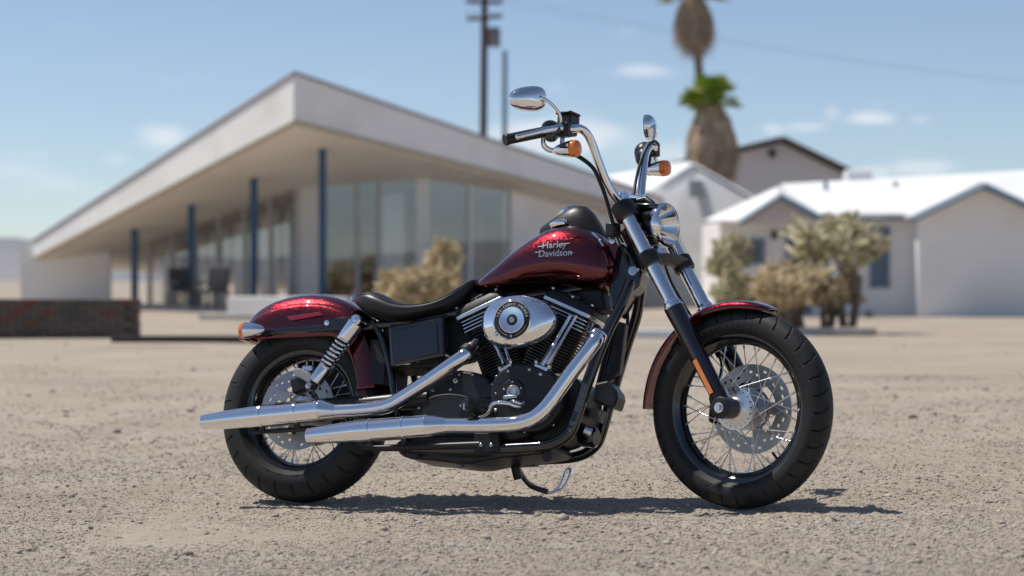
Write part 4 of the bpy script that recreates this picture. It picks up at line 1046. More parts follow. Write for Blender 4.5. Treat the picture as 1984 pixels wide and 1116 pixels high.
stroke([(1043, 478.5), (1050, 477.6), (1056, 477)], 2.2); stroke([(1090, 473.2), (1097, 472.4), (1104, 471.8)], 2.2)
stroke([(1037, 489.5), (1042, 489.3), (1048, 488.5)], 2.2); stroke([(1101, 489.6), (1107, 490.4), (1111, 490.4)], 2.2)
part('tank_badge', bd, M_badge, tank, smooth=0)
# leather console, chrome fuel cap and instrument rim
cp = [(1052, 441, 448, .030), (1072, 428, 446, .048), (1092, 414, 446, .058), (1108, 404, 446, .064), (1122, 400, 446, .066), (1138, 402, 449, .064), (1150, 413, 454, .058), (1162, 432, 462, .050), (1173, 452, 472, .042), (1181, 466, 482, .030)]
rings = []
for px, t, b, w in cp:
    x = B(px, (t + b) / 2, .0).x; zt, zb = B(px, t, 0).z, B(px, b, 0).z - .02
    rings.append([Vector((x, w * math.copysign(abs(math.cos(a)) ** .7, math.cos(a)), zb + (zt - zb) * (abs(math.sin(a)) ** .85) if math.sin(a) > 0 else zb)) for a in [2 * PI * j / 28 for j in range(28)]])
mb = MB(); mb.loft(rings); con = part('dash_console', mb, M_leather, tank, smooth=60)
cf_ = lambda px, py: B(px, py, 0)
mb = MB(); c = cf_(1114, 404); mb.lathe([(.034, -.012), (.040, -.008), (.041, .001), (.038, .004), (.032, .003), (.032, -.012)], c + Vector((-.028, 0, -.012)), Vector((-.50, 0, .86)), 40, closed=True); part('instrument_rim', mb, M_chrome, tank)
mb = MB(); c = on_tank(1087, 437, 0) ; mb.lathe([(.034, -.01), (.037, -.002), (.036, .006), (.028, .010), (.0, .011)], B(1085, 434, .050), Vector((-.22, -.10, .95)), 40); part('fuel_cap', mb, M_chrome, tank)
mb = MB(); mb.tube(catmull([B(1063, 442, .02), B(1058, 444, .0), B(1052, 446, -.01)], 4), .006, 10); part('cap_hinge', mb, M_chrome, tank)
# front mounting tab of the tank and its bolt
mb = MB(); f = [B(1178, 468, .075), B(1192, 466, .075), B(1197, 474, .075), B(1190, 510, .075), B(1180, 540, .075), B(1165, 560, .075), B(1160, 556, .075), B(1174, 530, .075)]
mb.prism(f, [p - RT * .006 for p in f]); part('mounting_tab', mb, M_red, tank, smooth=0, bevel=.002)
mb = MB(); mb.lathe([(.012, 0), (.012, .008), (.007, .010), (0, .010)], B(1187, 467, .078), RT, 16); part('bolt', mb, M_steel, tank)
mb = MB(); mb.tube(catmull([B(1148, 452, .09), B(1158, 462, .10), B(1166, 473, .105), B(1170, 477, .105)], 4), .006, 8); part('vent_line', mb, M_chrome, tank)

# ------------------------------------------------------------------ seat
seat_px = [(689, 580, 586, .09), (696, 569, 597, .135), (709, 562, 607, .165), (724, 561, 614, .178), (742, 568, 619, .182), (765, 580, 621, .180), (790, 586, 620, .172), (815, 586, 616, .160), (840, 581, 611, .146), (862, 571, 605, .128), (882, 556, 598, .108), (898, 545, 588, .092), (910, 539, 574, .080), (921, 540, 562, .062)]
rings = []; seam = []
kk = catmull([Vector((B(px, (t + b) / 2, w * .75).x, B(px, t, w * .62).z, B(px, b, w * .86).z)) for px, t, b, w in seat_px], 3)
ww = [v.x for v in catmull([Vector((w, 0, 0)) for *_, w in seat_px], 3)]
for v, w in zip(kk, ww):
    zt, zb = v.y, v.z; zc = zb + (zt - zb) * .45; ring = []
    for j in range(44):
        a = 2 * PI * j / 44; ca, sa = math.cos(a), math.sin(a); e1 = 2.7 if sa > 0 else 2.3
        y = w * math.copysign(abs(ca) ** (2 / e1), ca); z = zc + (zt - zc if sa > 0 else zc - zb) * math.copysign(abs(sa) ** (2 / e1), sa)
        if sa > .2: z -= .020 * math.exp(-(y / (w * .5)) ** 2) * min(1, w / .15) ** 2
        ring.append(Vector((v.x, y, z)))
    rings.append(ring); ph = R(22); ca, sa = math.cos(-ph), math.sin(ph)
    seam.append(Vector((v.x, -(w * 1.004) * abs(math.cos(ph)) ** (2 / 2.7), zc + (zt - zc) * abs(sa) ** (2 / 2.7))))
mb = MB(); mb.loft(rings); seat = part('seat', mb, M_leather, smooth=70)
mb = MB(); mb.tube(seam[2:-3], .0016, 6); mb.tube([mir(p) for p in seam[2:-3]], .0016, 6); part('piping', mb, M_satin, seat)
mb = MB(); mb.lathe([(.008, 0), (.008, .012), (.005, .016), (0, .016)], B(685, 582, .06), Vector((-.5, 0, .8)), 12); part('seat_bolt', mb, M_chrome, seat)

# ------------------------------------------------------------------ rear mudguard
Tp = [(476, 645), (484, 626), (500, 605), (525, 588), (555, 577), (590, 571), (625, 571), (655, 577), (685, 590), (712, 612), (733, 645), (747, 688), (753, 725), (754, 757)]
Lp = [(500, 658), (508, 658), (522, 657), (540, 656), (560, 655), (585, 654), (610, 653), (632, 652), (652, 655), (668, 668), (681, 690), (689, 715), (693, 740), (694, 757)]
ka = catmull([B(px, py, .035) for px, py in Tp], 4); kb = catmull([B(px, py, .10) for px, py in Lp], 4)
rings = []; NC = 72; e = 2.7; hw = .102
for p, q in zip(ka, kb):
    dv = Vector((q.x - p.x, 0, q.z - p.z)); ring = []
    for k in range(NC + 1):
        u = (k / NC * 2 - 1); aa = abs(u) * PI / 2; s = hw * math.sin(aa) ** (2 / e); d = 1 - math.cos(aa) ** (2 / e)
        if d > .27: s += .0065 * min(1, (d - .27) / .025)
        ring.append(Vector((p.x, 0, p.z)) + dv * d + RT * s * (1 if u > 0 else -1))
    rings.append(ring)
mb = MB(); mb.loft(rings, caps=False, closed=False); rg_ = part('mudguard', mb, M_red, smooth=50, label='wide rear mudguard with red reflector')
sm_ = rg_.modifiers.new('solid', 'SOLIDIFY'); sm_.thickness = .003; sm_.offset = 0
mb = MB(); f = [B(557, 614, .1085), B(619, 605, .1085), B(626, 611, .1085), B(564, 622, .1085)]; mb.prism(f, [p + RT * .006 for p in f]); part('reflector', mb, M_redref, rg_, smooth=0, bevel=.0015)
for sg in (1, -1):
    mm = (lambda p: p) if sg > 0 else mir
    f = [mm(B(px, py, .110)) for px, py in ((507, 645), (512, 639), (524, 638), (560, 635), (600, 633), (630, 630), (640, 625), (655, 617), (694, 613), (704, 625), (700, 640), (660, 641), (600, 645), (540, 648), (515, 650))]
    mb = MB(); mb.prism(f, [p + RT * .016 * sg for p in f]); part('mudguard_strut', mb, M_gloss, smooth=0, bevel=.005)
    mb = MB(); mb.lathe([(.010, 0), (.010, .008), (.006, .010), (0, .010)], mm(B(635, 626, .124)), RT * sg, 14); part('strut_bolt', mb, M_chrome)
    # rear turn signal
    c = mm(B(476, 640, .165)); bx = Vector((-1, 0, 0)); mb = MB(); mb.lathe([(.001, -.080), (.009, -.076), (.018, -.060), (.025, -.034), (.0285, -.010), (.0298, .0)], c, bx, 32); ts = part('turn_signal', mb, M_chrome)
    mb = MB(); mb.lathe([(.0295, .001), (.029, .010), (.0265, .016), (.018, .020), (.0, .022)], c, bx, 32); part('lens', mb, M_amber, ts)
    mb = MB(); mb.tube([c + Vector((.05, 0, -.012)), mm(B(520, 648, .115))], [.011, .010], 10); part('stalk', mb, M_gloss, ts)
mb = MB(); mb.box(B(482, 652, .0), (.03, .11, .045)); part('tail_light', mb, M_redref, bevel=.008)

# ------------------------------------------------------------------ frame, swingarm, shocks
FR = [(1222, 545, .055), (1203, 592, .085), (1174, 650, .108), (1137, 745, .128), (1116, 810, .135), (1100, 842, .138), (1064, 862, .140), (1000, 868, .140), (900, 872, .140), (790, 868, .140)]
fp = catmull([B(*p) for p in FR], 5)
mb = MB(); mb.tube(fp, .0195, 18); mb.tube([mir(p) for p in fp], .0195, 18)
frame = part('frame', mb, M_gloss)
mb = MB(); f = [B(px, py, .045) for px, py in ((1186, 480), (1205, 470), (1236, 512), (1244, 528), (1238, 552), (1218, 570), (1196, 612), (1184, 596), (1178, 566))]; mb.prism(f, [p - RT * .09 for p in f]); part('neck_gusset', mb, M_gloss, frame, smooth=0, bevel=.008)
mb = MB(); mb.lathe([(.0160, 0), (.0160, .003), (.008, .0035), (.007, .006), (0, .006)], B(1226, 525, .045), RT, 24); mb.lathe([(.006, 0), (.006, .004), (0, .004)], B(1236, 523, .045), RT, 12); part('neck_bolt', mb, M_steel, frame)
mb = MB()
for sg in (1, -1):
    mm = (lambda p: p) if sg > 0 else mir
    mb.tube(catmull([mm(B(px, py, s)) for px, py, s in ((1190, 520, .03), (1120, 560, .04), (1000, 578, .06), (900, 604, .075), (800, 622, .085), (700, 634, .10), (640, 637, .10))], 5), .016, 12)
    mb.tube(catmull([mm(B(px, py, s)) for px, py, s in ((722, 622, .10), (742, 660, .10), (757, 720, .105), (768, 790, .11), (790, 868, .13))], 5), .013, 12)
part('upper_rail', mb, M_gloss, frame)
mb = MB(); mb.tube([B(1060, 885, .10), B(1060, 885, -.10)], .018, 12); mb.tube([B(800, 880, .14), B(800, 880, -.14)], .018, 12); part('cross_member', mb, M_satin, frame)
# pale warning decals on the right downtube
for t0, t1 in ((.335, .43), (.475, .50), (.52, .535)):
    i0, i1 = int(t0 * (len(fp) - 1)), max(int(t0 * (len(fp) - 1)) + 1, int(t1 * (len(fp) - 1))); seg = fp[i0:i1 + 1]
    rings = []
    for i, p in enumerate(seg):
        d = (seg[min(i + 1, len(seg) - 1)] - seg[max(i - 1, 0)]).normalized(); w_ = (RT - d * RT.dot(d)).normalized(); x_ = d.cross(w_)
        rings.append([p + (w_ * math.cos(a) + x_ * math.sin(a)) * .0199 for a in (-.5, -.25, 0, .25, .5)])
    mb = MB(); mb.loft(rings, caps=False, closed=False); part('warning_decal', mb, mat('grey_decal', (.16, .165, .18), .35, coat=1., var=(320, (.03, .03, .035), .5, .52, 1)), frame, smooth=60)
mb = MB()
for sg in (1, -1):
    mm = (lambda p: p) if sg > 0 else mir
    mb.tube([mm(p) for p in (L(-.06, .118, -.005), L(.06, .118, 0), L(.30, .12, .01), L(.53, .10, .03))], [.022, .028, .030, .034], 12)
part('swingarm', mb, M_satin)
mb = MB(); mb.tube([L(0, -.16, 0), L(0, .155, 0)], .012, 16); part('axle', mb, M_steel)
for sg in (1, -1):
    mm = (lambda p: p) if sg > 0 else mir
    ss = .155; a, b = mm(B(694, 622, ss)), mm(B(603, 750, ss)); d = (a - b); Ln = d.length; d = d.normalized()
    mb = MB(); mb.tube([b, a], .016, 14); sh = part('shock_absorber', mb, M_satin)
    mb = MB(); mb.tube([a - d * .008, a - d * .012, a - d * .075, a - d * .08], [.020, .031, .031, .029], 24); part('upper_cover', mb, M_chrome, sh)
    mb = MB(); mb.tube([b + d * .022, b + d * .026, b + d * .092, b + d * .096], [.020, .026, .026, .023], 24); part('lower_cover', mb, M_chrome, sh)
    u, w_ = orth(d); turns = 7.5; z0, z1 = .090, Ln - .075; pts = []
    for i in range(int(turns * 18) + 1):
        t = i / (turns * 18); ang = 2 * PI * turns * t; pts.append(b + d * (z0 + (z1 - z0) * t) + (u * math.cos(ang) + w_ * math.sin(ang)) * .0265)
    mb = MB(); mb.tube(pts, .0050, 8); part('spring', mb, M_chrome, sh)
    mb = MB(); mb.tube([b + d * .09, a - d * .07], .0175, 14); part('damper', mb, M_satin, sh)
    for q in (a, b):
        r_ = .0195 if q is a else .013
        mb = MB(); mb.lathe([(r_, -.02), (r_, .022), (r_ * .8, .026), (r_ * .55, .026), (r_ * .5, .032), (0, .033)], q, RT * sg, 24); part('mounting_eye', mb, M_chrome if q is a else M_steel, sh)
# rear caliper on the disc
f = [B(px, py, .085) for px, py in ((574, 722), (578, 716), (588, 716), (604, 724), (612, 734), (612, 742), (602, 744), (590, 736), (578, 732))]
mb = MB(); mb.prism(f, [p + RT * .030 for p in f]); cr_ = part('brake_caliper', mb, mat('caliper_grey', (.27, .27, .28), .35), smooth=0, bevel=.005)
mb = MB(); mb.box(B(592, 742, .07), (.10, .05, .06), Matrix.Rotation(-.4, 3, 'Y')); part('caliper_body', mb, M_satin, cr_, bevel=.01)
mb = MB(); mb.box(B(598, 716, .07), (.045, .03, .03)); part('bleed_block', mb, M_alu, cr_, bevel=.006)

# ------------------------------------------------------------------ side cover (battery box) and the dark middle
f0 = [B(px, py, .150) for px, py in ((752, 634), (858, 613), (862, 690), (757, 711))]
f1 = [B(px, py, .085) for px, py in ((750, 632), (868, 608), (874, 695), (756, 714))]
cen = sum(f0, Vector()) / 4
mb = MB(); mb.loft([f1, f0]); bb = part('battery_cover', mb, M_gloss, smooth=0, bevel=.009)
f2 = [cen + (p - cen) * .80 + RT * .0005 for p in f0]; f3 = [cen + (p - cen) * .77 + RT * .0045 for p in f0]
mb = MB(); mb.loft([f2, f3]); part('cover_panel', mb, M_gloss, bb, smooth=0, bevel=.003)
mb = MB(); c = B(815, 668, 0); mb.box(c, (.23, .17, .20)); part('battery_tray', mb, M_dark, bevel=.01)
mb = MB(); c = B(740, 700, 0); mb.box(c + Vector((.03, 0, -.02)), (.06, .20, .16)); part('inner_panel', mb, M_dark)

# ------------------------------------------------------------------ engine
eng = part('crankcase', MB().lathe([(.03, -.150), (.115, -.145), (.128, -.11), (.128, .10), (.118, .118), (.05, .125)], B(1020, 795, 0), RT, 40), M_satin)
def px_prism(name, pts, s0, s1, m, parent=None, bevel=.006, smooth=0):
    f = [B(px, py, s1) for px, py in pts]; mb = MB(); mb.prism([p - RT * (s1 - s0) for p in f], f); return part(name, mb, m, parent, smooth=smooth, bevel=bevel)
def smooth_poly(pts, k=5): return [(v.x, v.y) for v in catmull([Vector((x, y, 0)) for x, y in pts], k, True)]
cam_c = px_prism('cam_cover', smooth_poly([(962, 724), (985, 707), (1018, 703), (1048, 711), (1075, 728), (1090, 760), (1083, 800), (1050, 832), (1005, 836), (968, 822), (952, 790), (951, 750)]), .09, .152, M_wrinkle, eng, .010)
px_prism('crankcase_front', smooth_poly([(1050, 735), (1085, 722), (1118, 735), (1128, 770), (1118, 815), (1085, 850), (1040, 858), (1020, 830)]), -.12, .095, M_wrinkle, eng, .012)
px_prism('transmission_cover', smooth_poly([(800, 768), (808, 748), (835, 730), (862, 726), (885, 717), (915, 720), (938, 728), (952, 748), (952, 795), (930, 812), (880, 816), (820, 818), (800, 808)]), .02, .118, M_wrinkle, eng, .010)
px_prism('transmission_step', smooth_poly([(818, 785), (835, 768), (870, 762), (905, 768), (925, 785), (925, 805), (890, 814), (825, 812)]), .118, .128, M_wrinkle, eng, .004)
px_prism('gear_case', [(790, 760), (960, 735), (1010, 720), (1010, 850), (800, 850)], -.14, .05, M_satin, eng, .01)
px_prism('primary_cover', smooth_poly([(790, 790), (830, 745), (900, 740), (1000, 730), (1070, 735), (1110, 775), (1095, 835), (1020, 860), (880, 865), (810, 845)]), -.185, -.13, M_chrome, eng, .012)
px_prism('cover_neck', smooth_poly([(932, 748), (955, 742), (985, 745), (985, 768), (955, 770), (934, 768)]), .10, .140, M_wrinkle, eng, .006)
# timer cover with the round emblem
def disc_at(name, px, py, s, prof, m, parent, n=40):
    return part(name, MB().lathe(prof, B(px, py, s), RT, n), m, parent)
tcv = disc_at('timer_cover', 994, 758, .152, [(.0410, 0), (.0410, .004), (.0375, .008), (0, .008)], M_wrinkle, eng, 48)
disc_at('emblem', 994.5, 759, .160, [(.0235, 0), (.0235, .002), (.0215, .003), (.0200, .0022), (0, .0022)], M_badge, tcv)
ring_ = MB()
for r0 in (.0185, .0125): ring_.lathe([(r0 + .0007, .0), (r0 + .0007, .0010), (r0 - .0007, .0010), (r0 - .0007, 0)], B(994.5, 759, .1622), RT, 40, closed=True)
part('emblem_ring', ring_, M_satin, tcv)
# bolt heads
for px, py, s, r in ((993, 740, .160, .0045), (977, 755, .160, .0045), (1010, 752, .160, .0045), (985, 719, .152, .0055), (1026, 716, .152, .0055), (1048, 725, .152, .0065), (961, 763, .152, .0045), (961, 795, .152, .0055), (936, 752, .120, .0055), (963, 731, .14, .006),
                     (883, 738, .118, .0085), (890, 726, .118, .0045), (916, 726, .118, .0045), (873, 755, .118, .0055), (839, 757, .118, .0055), (822, 755, .118, .0065), (813, 770, .118, .0085), (812, 790, .118, .0055), (893, 786, .128, .005), (844, 740, .118, .008),
                     (1054, 794, .118, .006), (1015, 826, .152, .005), (1017, 836, .14, .005), (932, 862, .164, .0065), (952, 862, .164, .0065), (1072, 823, .12, .005)):
    part('bolt', MB().lathe([(r, 0), (r, .004), (r * .6, .0055), (r * .45, .0035), (0, .0035)], B(px, py, s), RT, 12), M_steel, eng)
# cylinders
CRK = B(1019, 812, 0)
def cyl(tilt, sgn):
    T = Matrix.Translation(CRK) @ Matrix.Rotation(R(tilt), 4, 'Y')
    def tr(mb): mb.v = [tuple(T @ Vector(v)) for v in mb.v]; return mb
    def rrect(hx, hy, z, r=.025, n=5):
        pts = []
        for cx, cy, a0 in ((hx - r, hy - r, 0), (-hx + r, hy - r, 90), (-hx + r, -hy + r, 180), (hx - r, -hy + r, 270)):
            for k in range(n): a = R(a0 + 90 * k / (n - 1)); pts.append(Vector((cx + r * math.cos(a), cy + r * math.sin(a), z)))
        return pts
    mb = MB(); mb.lathe([(.060, .10), (.058, .345)], (0, 0, 0), (0, 0, 1), 32); cy = part('cylinder', tr(mb), M_satin)
    mb = MB()
    for k in range(17):
        z = .162 + k * .0108; hx = .080; mb.prism(rrect(hx, .078, z), rrect(hx, .078, z + .0042))
    part('cooling_fin', tr(mb), M_satin, cy, smooth=30)
    mb = MB(); mb.prism(rrect(.078, .070, .346), rrect(.078, .070, .405)); hd = part('cylinder_head', tr(mb), M_satin, cy, smooth=30)
    mb = MB()
    for k in range(4): mb.prism(rrect(.094, .092, .350 + k * .0125, .02), rrect(.094, .092, .3535 + k * .0125, .02))
    part('head_fin', tr(mb), M_steel, hd, smooth=30)
    mb = MB(); mb.prism(rrect(.098, .096, .402, .015), rrect(.098, .096, .416, .015)); part('rocker_base', tr(mb), M_alu, hd, smooth=30, bevel=.002)
    mb = MB(); mb.loft([rrect(.097, .095, .4165, .015), rrect(.094, .092, .432, .015), rrect(.086, .084, .446, .015), rrect(.070, .064, .452, .012)]); rk = part('rocker_cover', tr(mb), M_wrinkle, hd, smooth=30, bevel=.002)
    mb = MB(); mb.box((sgn * .0, -.045, .452), (.05, .06, .018)); mb.box((.055, -.045, .448), (.035, .05, .014)); mb.box((-.055, -.045, .448), (.035, .05, .014)); part('rocker_rib', tr(mb), M_wrinkle, rk, bevel=.003)
    mb = MB()
    for x in (-.08, 0, .08): mb.lathe([(.007, 0), (.007, .006), (.004, .008), (0, .008)], (x, -.078, .446), (0, 0, 1), 10)
    part('rocker_bolt', tr(mb), M_steel, rk)
    return cy
c_f = cyl(23.5, 1); c_r = cyl(-23.5, -1)
c_f['label'] = 'front cylinder of the V twin'; c_r['label'] = 'rear cylinder of the V twin'
for cy, blk, rods in ((c_f, ((1037, 703), (1062, 712), (1058, 722), (1033, 712)), ((1050, 708, 1105, 612), (1060, 706, 1117, 612))), (c_r, ((967, 716), (988, 703), (993, 712), (972, 726)), ((978, 706, 955, 660), (988, 700, 974, 660)))):
    f = [B(px, py, .150) for px, py in blk]; mb = MB(); mb.prism([p - RT * .06 for p in f], f); lb = part('lifter_block', mb, M_chrome, cy, smooth=0, bevel=.003)
    for k, (x0, y0, x1, y1) in enumerate(rods):
        s0, s1 = (.142, .105) if k == 0 else (.125, .09)
        p, q = B(x0, y0, s0), B(x1, y1, s1); mb = MB(); mb.tube([p, p.lerp(q, .12), p.lerp(q, .13), p.lerp(q, .45), p.lerp(q, .46), q], [.0105, .0105, .0078, .0078, .0062, .0062], 14); part('pushrod_tube', mb, M_chrome, cy)
    for px, py in (blk[0], blk[1]):
        mb = MB(); q = B(px, py, .150); mb.lathe([(.0075, 0), (.0075, .012), (.005, .014), (0, .014)], q - RT * .012, Vector((0, -.5, .86)), 10); part('lifter_bolt', mb, M_chrome, lb)
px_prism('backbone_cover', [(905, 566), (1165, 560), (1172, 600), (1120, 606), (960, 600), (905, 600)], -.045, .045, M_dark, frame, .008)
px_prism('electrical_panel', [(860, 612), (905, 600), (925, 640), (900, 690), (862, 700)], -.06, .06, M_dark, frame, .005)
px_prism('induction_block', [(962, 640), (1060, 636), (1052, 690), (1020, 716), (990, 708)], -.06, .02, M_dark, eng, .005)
px_prism('belt_guard', [(575, 705), (600, 688), (700, 688), (725, 765), (700, 800), (600, 800)], -.135, -.125, M_satin, None, .003)
# air cleaner
AC = B(1001, 620.5, .235); sl_ = R(3.5)
def ac_ring(a_, b_, s, e=2.15, dx=0, dz=0):
    pts = []
    for j in range(64):
        a = 2 * PI * j / 64; x = a_ * math.copysign(abs(math.cos(a)) ** (2 / e), math.cos(a)); z = b_ * math.copysign(abs(math.sin(a)) ** (2 / e), math.sin(a)) * (1 + .10 * (-x / a_))
        pts.append(Vector((AC.x + dx + x * math.cos(sl_) - z * math.sin(sl_), -s, AC.z + dz + x * math.sin(sl_) + z * math.cos(sl_))))
    return pts
mb = MB(); mb.loft([ac_ring(.118, .078, .165), ac_ring(.130, .088, .186), ac_ring(.130, .088, .205), ac_ring(.126, .085, .210)]); ac = part('air_cleaner', mb, M_satin, smooth=40)
mb = MB(); mb.loft([ac_ring(.130, .0880, .206, 2.1), ac_ring(.1345, .0915, .212, 2.1), ac_ring(.1335, .0905, .220, 2.1), ac_ring(.127, .0855, .232, 2.1), ac_ring(.112, .0745, .243, 2.08), ac_ring(.085, .0605, .2505, 2.05), ac_ring(.0650, .0605, .2530, 2.0, -.017, 0)]); part('chrome_cover', mb, M_chrome, ac, smooth=75)
ic = B(992.5, 620, .2545)
part('insert', MB().lathe([(.0655, -.006), (.0655, .0015), (.0630, .0030), (0, .0030)], ic, RT, 64), mat('insert_black', (.012, .012, .013), .5), ac)
part('insert_ring', MB().lathe([(.0665, -.004), (.0675, .002), (.0655, .0045), (.0638, .0030), (.064, -.004)], ic, RT, 64, closed=True), M_chrome, ac)
part('centre_dish', MB().lathe([(.0455, .0028), (.0455, .0055), (.0435, .0070), (.030, .0045), (.016, .0025), (.0, .0020)], ic, RT, 64), M_chrome, ac)
part('centre_screw', MB().lathe([(.0105, .002), (.0105, .006), (.0085, .0085), (.0055, .0085), (.0045, .0055), (0, .0055)], ic, RT, 24), M_steel, ac)
part('lower_screw', MB().lathe([(.0045, .003), (.0045, .0045), (0, .0048)], ic + Vector((0, 0, -.0555)), RT, 16), M_steel, ac)
mb = MB(); ring_text(mb, '103 CUBIC INCHES', ic, .0505, .0035, .0125, R(165), R(10.1)); part('insert_lettering', mb, M_white_print, ac, smooth=0)
mb = MB()
for a0, a1 in ((200, 255), (285, 340)):
    pts = [ic + Vector((math.cos(R(a)) * .0545, 0, math.sin(R(a)) * .0545)) + RT * .0032 for a in np.linspace(a0, a1, 14)]; mb.tube(pts, .0007, 5)
part('insert_line', mb, M_badge, ac)
# exhaust: pipes, shields, mufflers
def pipe(name, pts, r, m, parent=None, k=6, n=28): return part(name, MB().tube(catmull([B(*p) for p in pts], k), r, n), m, parent)
ef = pipe('exhaust_pipe', [(1150, 640, .10), (1156, 646, .155), (1153, 660, .185), (1138, 681, .200), (1110, 718, .215), (1085, 753, .225), (1066, 779, .232), (1046, 801, .238), (1022, 815, .241), (985, 822, .243), (925, 824, .244), (861, 824, .245)], .0262, M_chrome, k=8)
ef['label'] = 'front cylinder exhaust pipe, lower of the two'
part('exhaust_clamp', MB().lathe([(.0300, -.012), (.0315, -.008), (.0315, .008), (.0300, .012)], B(1157, 652, .165), (B(1138, 681, .2) - B(1157, 648, .16)), 28), M_chrome, ef)
er = pipe('exhaust_pipe', [(930, 664, .08), (912, 678, .14), (898, 690, .165), (865, 713, .18), (825, 741, .187), (785, 767, .190), (758, 783, .192), (735, 790, .193), (700, 794, .194), (648, 797, .195)], .0262, M_chrome, k=8)
er['label'] = 'rear cylinder exhaust pipe, upper of the two'
part('exhaust_flange', MB().lathe([(.034, -.012), (.034, .012)], B(906, 684, .15), (B(912, 678, .14) - B(898, 690, .165)), 24), M_satin, er)
def muffler(pts, parent_label):
    P = [B(x, y, s) for x, y, s in pts]; j, c1, b1, t0, t1 = P
    d = (t1 - j).normalized()
    mb = MB(); mb.tube([j - (c1 - j) * .2, j, c1, b1.lerp(c1, .97), b1, b1.lerp(t0, .02), t0.lerp(b1, .06), t0, t1.lerp(t0, .5), t1, t1, t1.lerp(t0, .04)], [.0262, .0285, .0385, .0390, .0400, .0392, .0392, .0375, .0330, .0262, .0240, .0200], 40)
    o = part('muffler', mb, M_chrome, smooth=35, label=parent_label); 
    for t in (.33, .80):
        q = c1.lerp(t0, t); mb = MB(); mb.lathe([(.0405, -.006), (.0412, -.004), (.0412, .004), (.0405, .006)], q, d, 40, closed=False); part('muffler_strap', mb, M_chrome, o)
        mb = MB(); mb.box(q + Vector((0, .006, -.045)), (.022, .014, .014)); part('strap_bolt', mb, M_satin, o, bevel=.003)
    return o
muffler([(861, 824, .245), (830, 825.5, .246), (829, 825.5, .246), (690, 836, .250), (597, 845, .252)], 'lower chrome muffler')
muffler([(648, 797, .195), (624, 795.5, .196), (623, 795.5, .196), (480, 809, .200), (394, 818, .202)], 'upper chrome muffler reaching past the rear wheel')
mb = MB(); mb.tube([B(700, 868, .20), B(800, 866, .17), B(930, 862, .155)], [.008, .012, .014], 10); mb.tube([B(490, 838, .17), B(600, 830, .15), B(650, 835, .14), B(720, 868, .16), B(800, 868, .15)], [.007, .011, .013, .012, .012], 10); part('exhaust_bracket', mb, M_satin)
px_prism('bracket_plate', [(918, 838), (966, 838), (968, 875), (916, 878)], .135, .164, M_satin, None, .004)
# bottom: oil pan, lower mass
px_prism('oil_pan', smooth_poly([(770, 855), (840, 845), (1040, 850), (1060, 875), (960, 888), (900, 898), (840, 892), (780, 884)], 4), -.12, .10, M_satin, eng, .01)
mb = MB(); mb.lathe([(.014, 0), (.014, .02), (.008, .024)], B(894, 893, .02), (0, 0, -1), 12); part('drain_plug', mb, M_steel, eng)
# regulator, hose and small things between the downtubes
px_prism('voltage_regulator', [(1152, 742), (1178, 736), (1194, 757), (1196, 770), (1189, 791), (1148, 777)], -.02, .075, M_satin, None, .008)
px_prism('horn_bracket', [(1145, 788), (1168, 795), (1160, 818), (1140, 808)], -.02, .03, mat('bracket_grey', (.10, .10, .10), .5), frame, .003)
mb = MB(); mb.lathe([(.032, 0), (.036, .01), (.036, .05), (.026, .06)], B(1128, 846, -.02), Vector((.9, -.2, -.1)), 28); part('oil_filter', mb, M_gloss, eng)
mb = MB(); mb.tube([B(1132, 832, .06), B(1146, 838, .05)], [.016, .020], 14); part('sensor', mb, M_steel, eng)
hose = catmull([B(1212, 560, -.03), B(1216, 620, -.03), B(1206, 680, -.03), B(1196, 745, -.03), B(1186, 790, -.03)], 12)
mb = MB(); rr = [.006 + (.0045 if (20 < i < 34) and i % 2 else (.002 if 20 < i < 34 else 0)) for i in range(len(hose))]; mb.tube(hose, rr, 12)
for dx in (-14, -22, -30): mb.tube(catmull([B(1222 + dx * .3, 555, .0), B(1205 + dx * .6, 620, .0), B(1195 + dx * .8, 690, .0), B(1178 + dx * .8, 760, .0)], 6), .006, 8)
part('wiring_loom', mb, M_hose, frame)
px_prism('loom_cover', [(1196, 622), (1212, 626), (1200, 720), (1172, 745), (1166, 735), (1186, 670)], -.03, .01, M_satin, frame, .005)
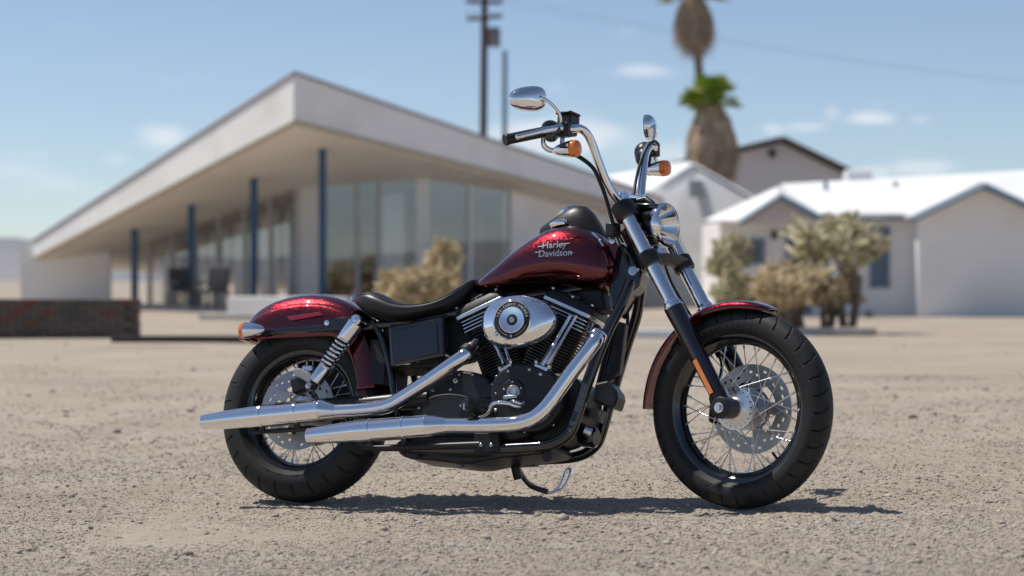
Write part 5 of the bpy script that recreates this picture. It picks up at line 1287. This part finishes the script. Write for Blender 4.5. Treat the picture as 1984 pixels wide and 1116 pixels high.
# rear brake pedal and footpeg (right), mirrored peg on the left
mb = MB(); mb.tube(catmull([B(930, 808, .19), B(945, 800, .20), B(957, 782, .21), (B(985, 782, .215)), B(1003, 787, .22), B(1018, 780, .225)], 6), [.0085] * 31, 12); bp = part('brake_pedal', mb, M_chrome)
mb = MB(); mb.ball(B(1004, 781, .228), (.030, .030, .010), Matrix.Rotation(.25, 3, 'Y')); part('pedal_pad', mb, M_chrome, bp)
mb = MB(); mb.box(B(993, 771, .222), (.050, .050, .010), Matrix.Rotation(-.05, 3, 'Y')); 
for k in range(5): mb.box(B(993 - 9 + k * 4.5, 769.5, .222), (.004, .05, .006))
part('pedal_rubber', mb, M_steel, bp, bevel=.0015)
for sg in (1, -1):
    mm = (lambda p: p) if sg > 0 else mir
    a, b = B(942, 800, .165), B(900, 782, .285)
    mb = MB(); mb.tube([mm(p) for p in (a, a.lerp(b, .1), a.lerp(b, .92), b)], [.014, .0195, .0205, .014], 18); fpg = part('footpeg', mb, M_hose)
    mb = MB(); mb.tube([mm(a), mm(a.lerp(b, -.35))], .012, 12); part('peg_mount', mb, M_steel, fpg)
    mb = MB(); mb.tube([mm(b), mm(b + Vector((0, 0, -.022)))], .004, 8); part('peg_feeler', mb, M_steel, fpg)
# side stand on the far side, foot resting on the gravel
def ground_hit(px, py):
    d = Vector(((px - 992) / F, 1, (544 - py) / F)); t = H / -d.z
    for _ in range(20):
        p = CAMP + d * t; t = (H - float(ground_h(np.array([p.x]), np.array([p.y]))[0]) - .006) / -d.z
    return BM.inverted() @ (CAMP + d * t)
kf = ground_hit(1062, 953); sK = -kf.y
mb = MB(); pv = B(1000, 897, -.13)
mb.tube(catmull([pv, B(1012, 922, (-.13 + sK) / 2 * 1.02), B(1030, 942, sK * .93), kf], 5), [.0105] * 16, 12); ks = part('side_stand', mb, M_gloss)
foot = [kf, B(1048, 956, sK), B(1072, 953, sK - .01), B(1086, 938, sK - .015), B(1096, 912, sK - .02), B(1103, 908, sK - .02), B(1105, 916, sK - .02), B(1097, 936, sK - .015), B(1088, 948, sK - .01), B(1078, 950, sK)]
mb = MB(); mb.tube(catmull(foot[1:], 5), .0052, 10); part('stand_foot', mb, M_chrome, ks)
mb = MB(); mb.tube([B(996, 896, -.13), B(1004, 928, -.15)], .016, 12); part('stand_spring', mb, M_satin, ks)
px_prism('stand_bracket', [(985, 886), (1040, 886), (1036, 902), (990, 904)], -.15, -.11, M_satin, ks, .004)
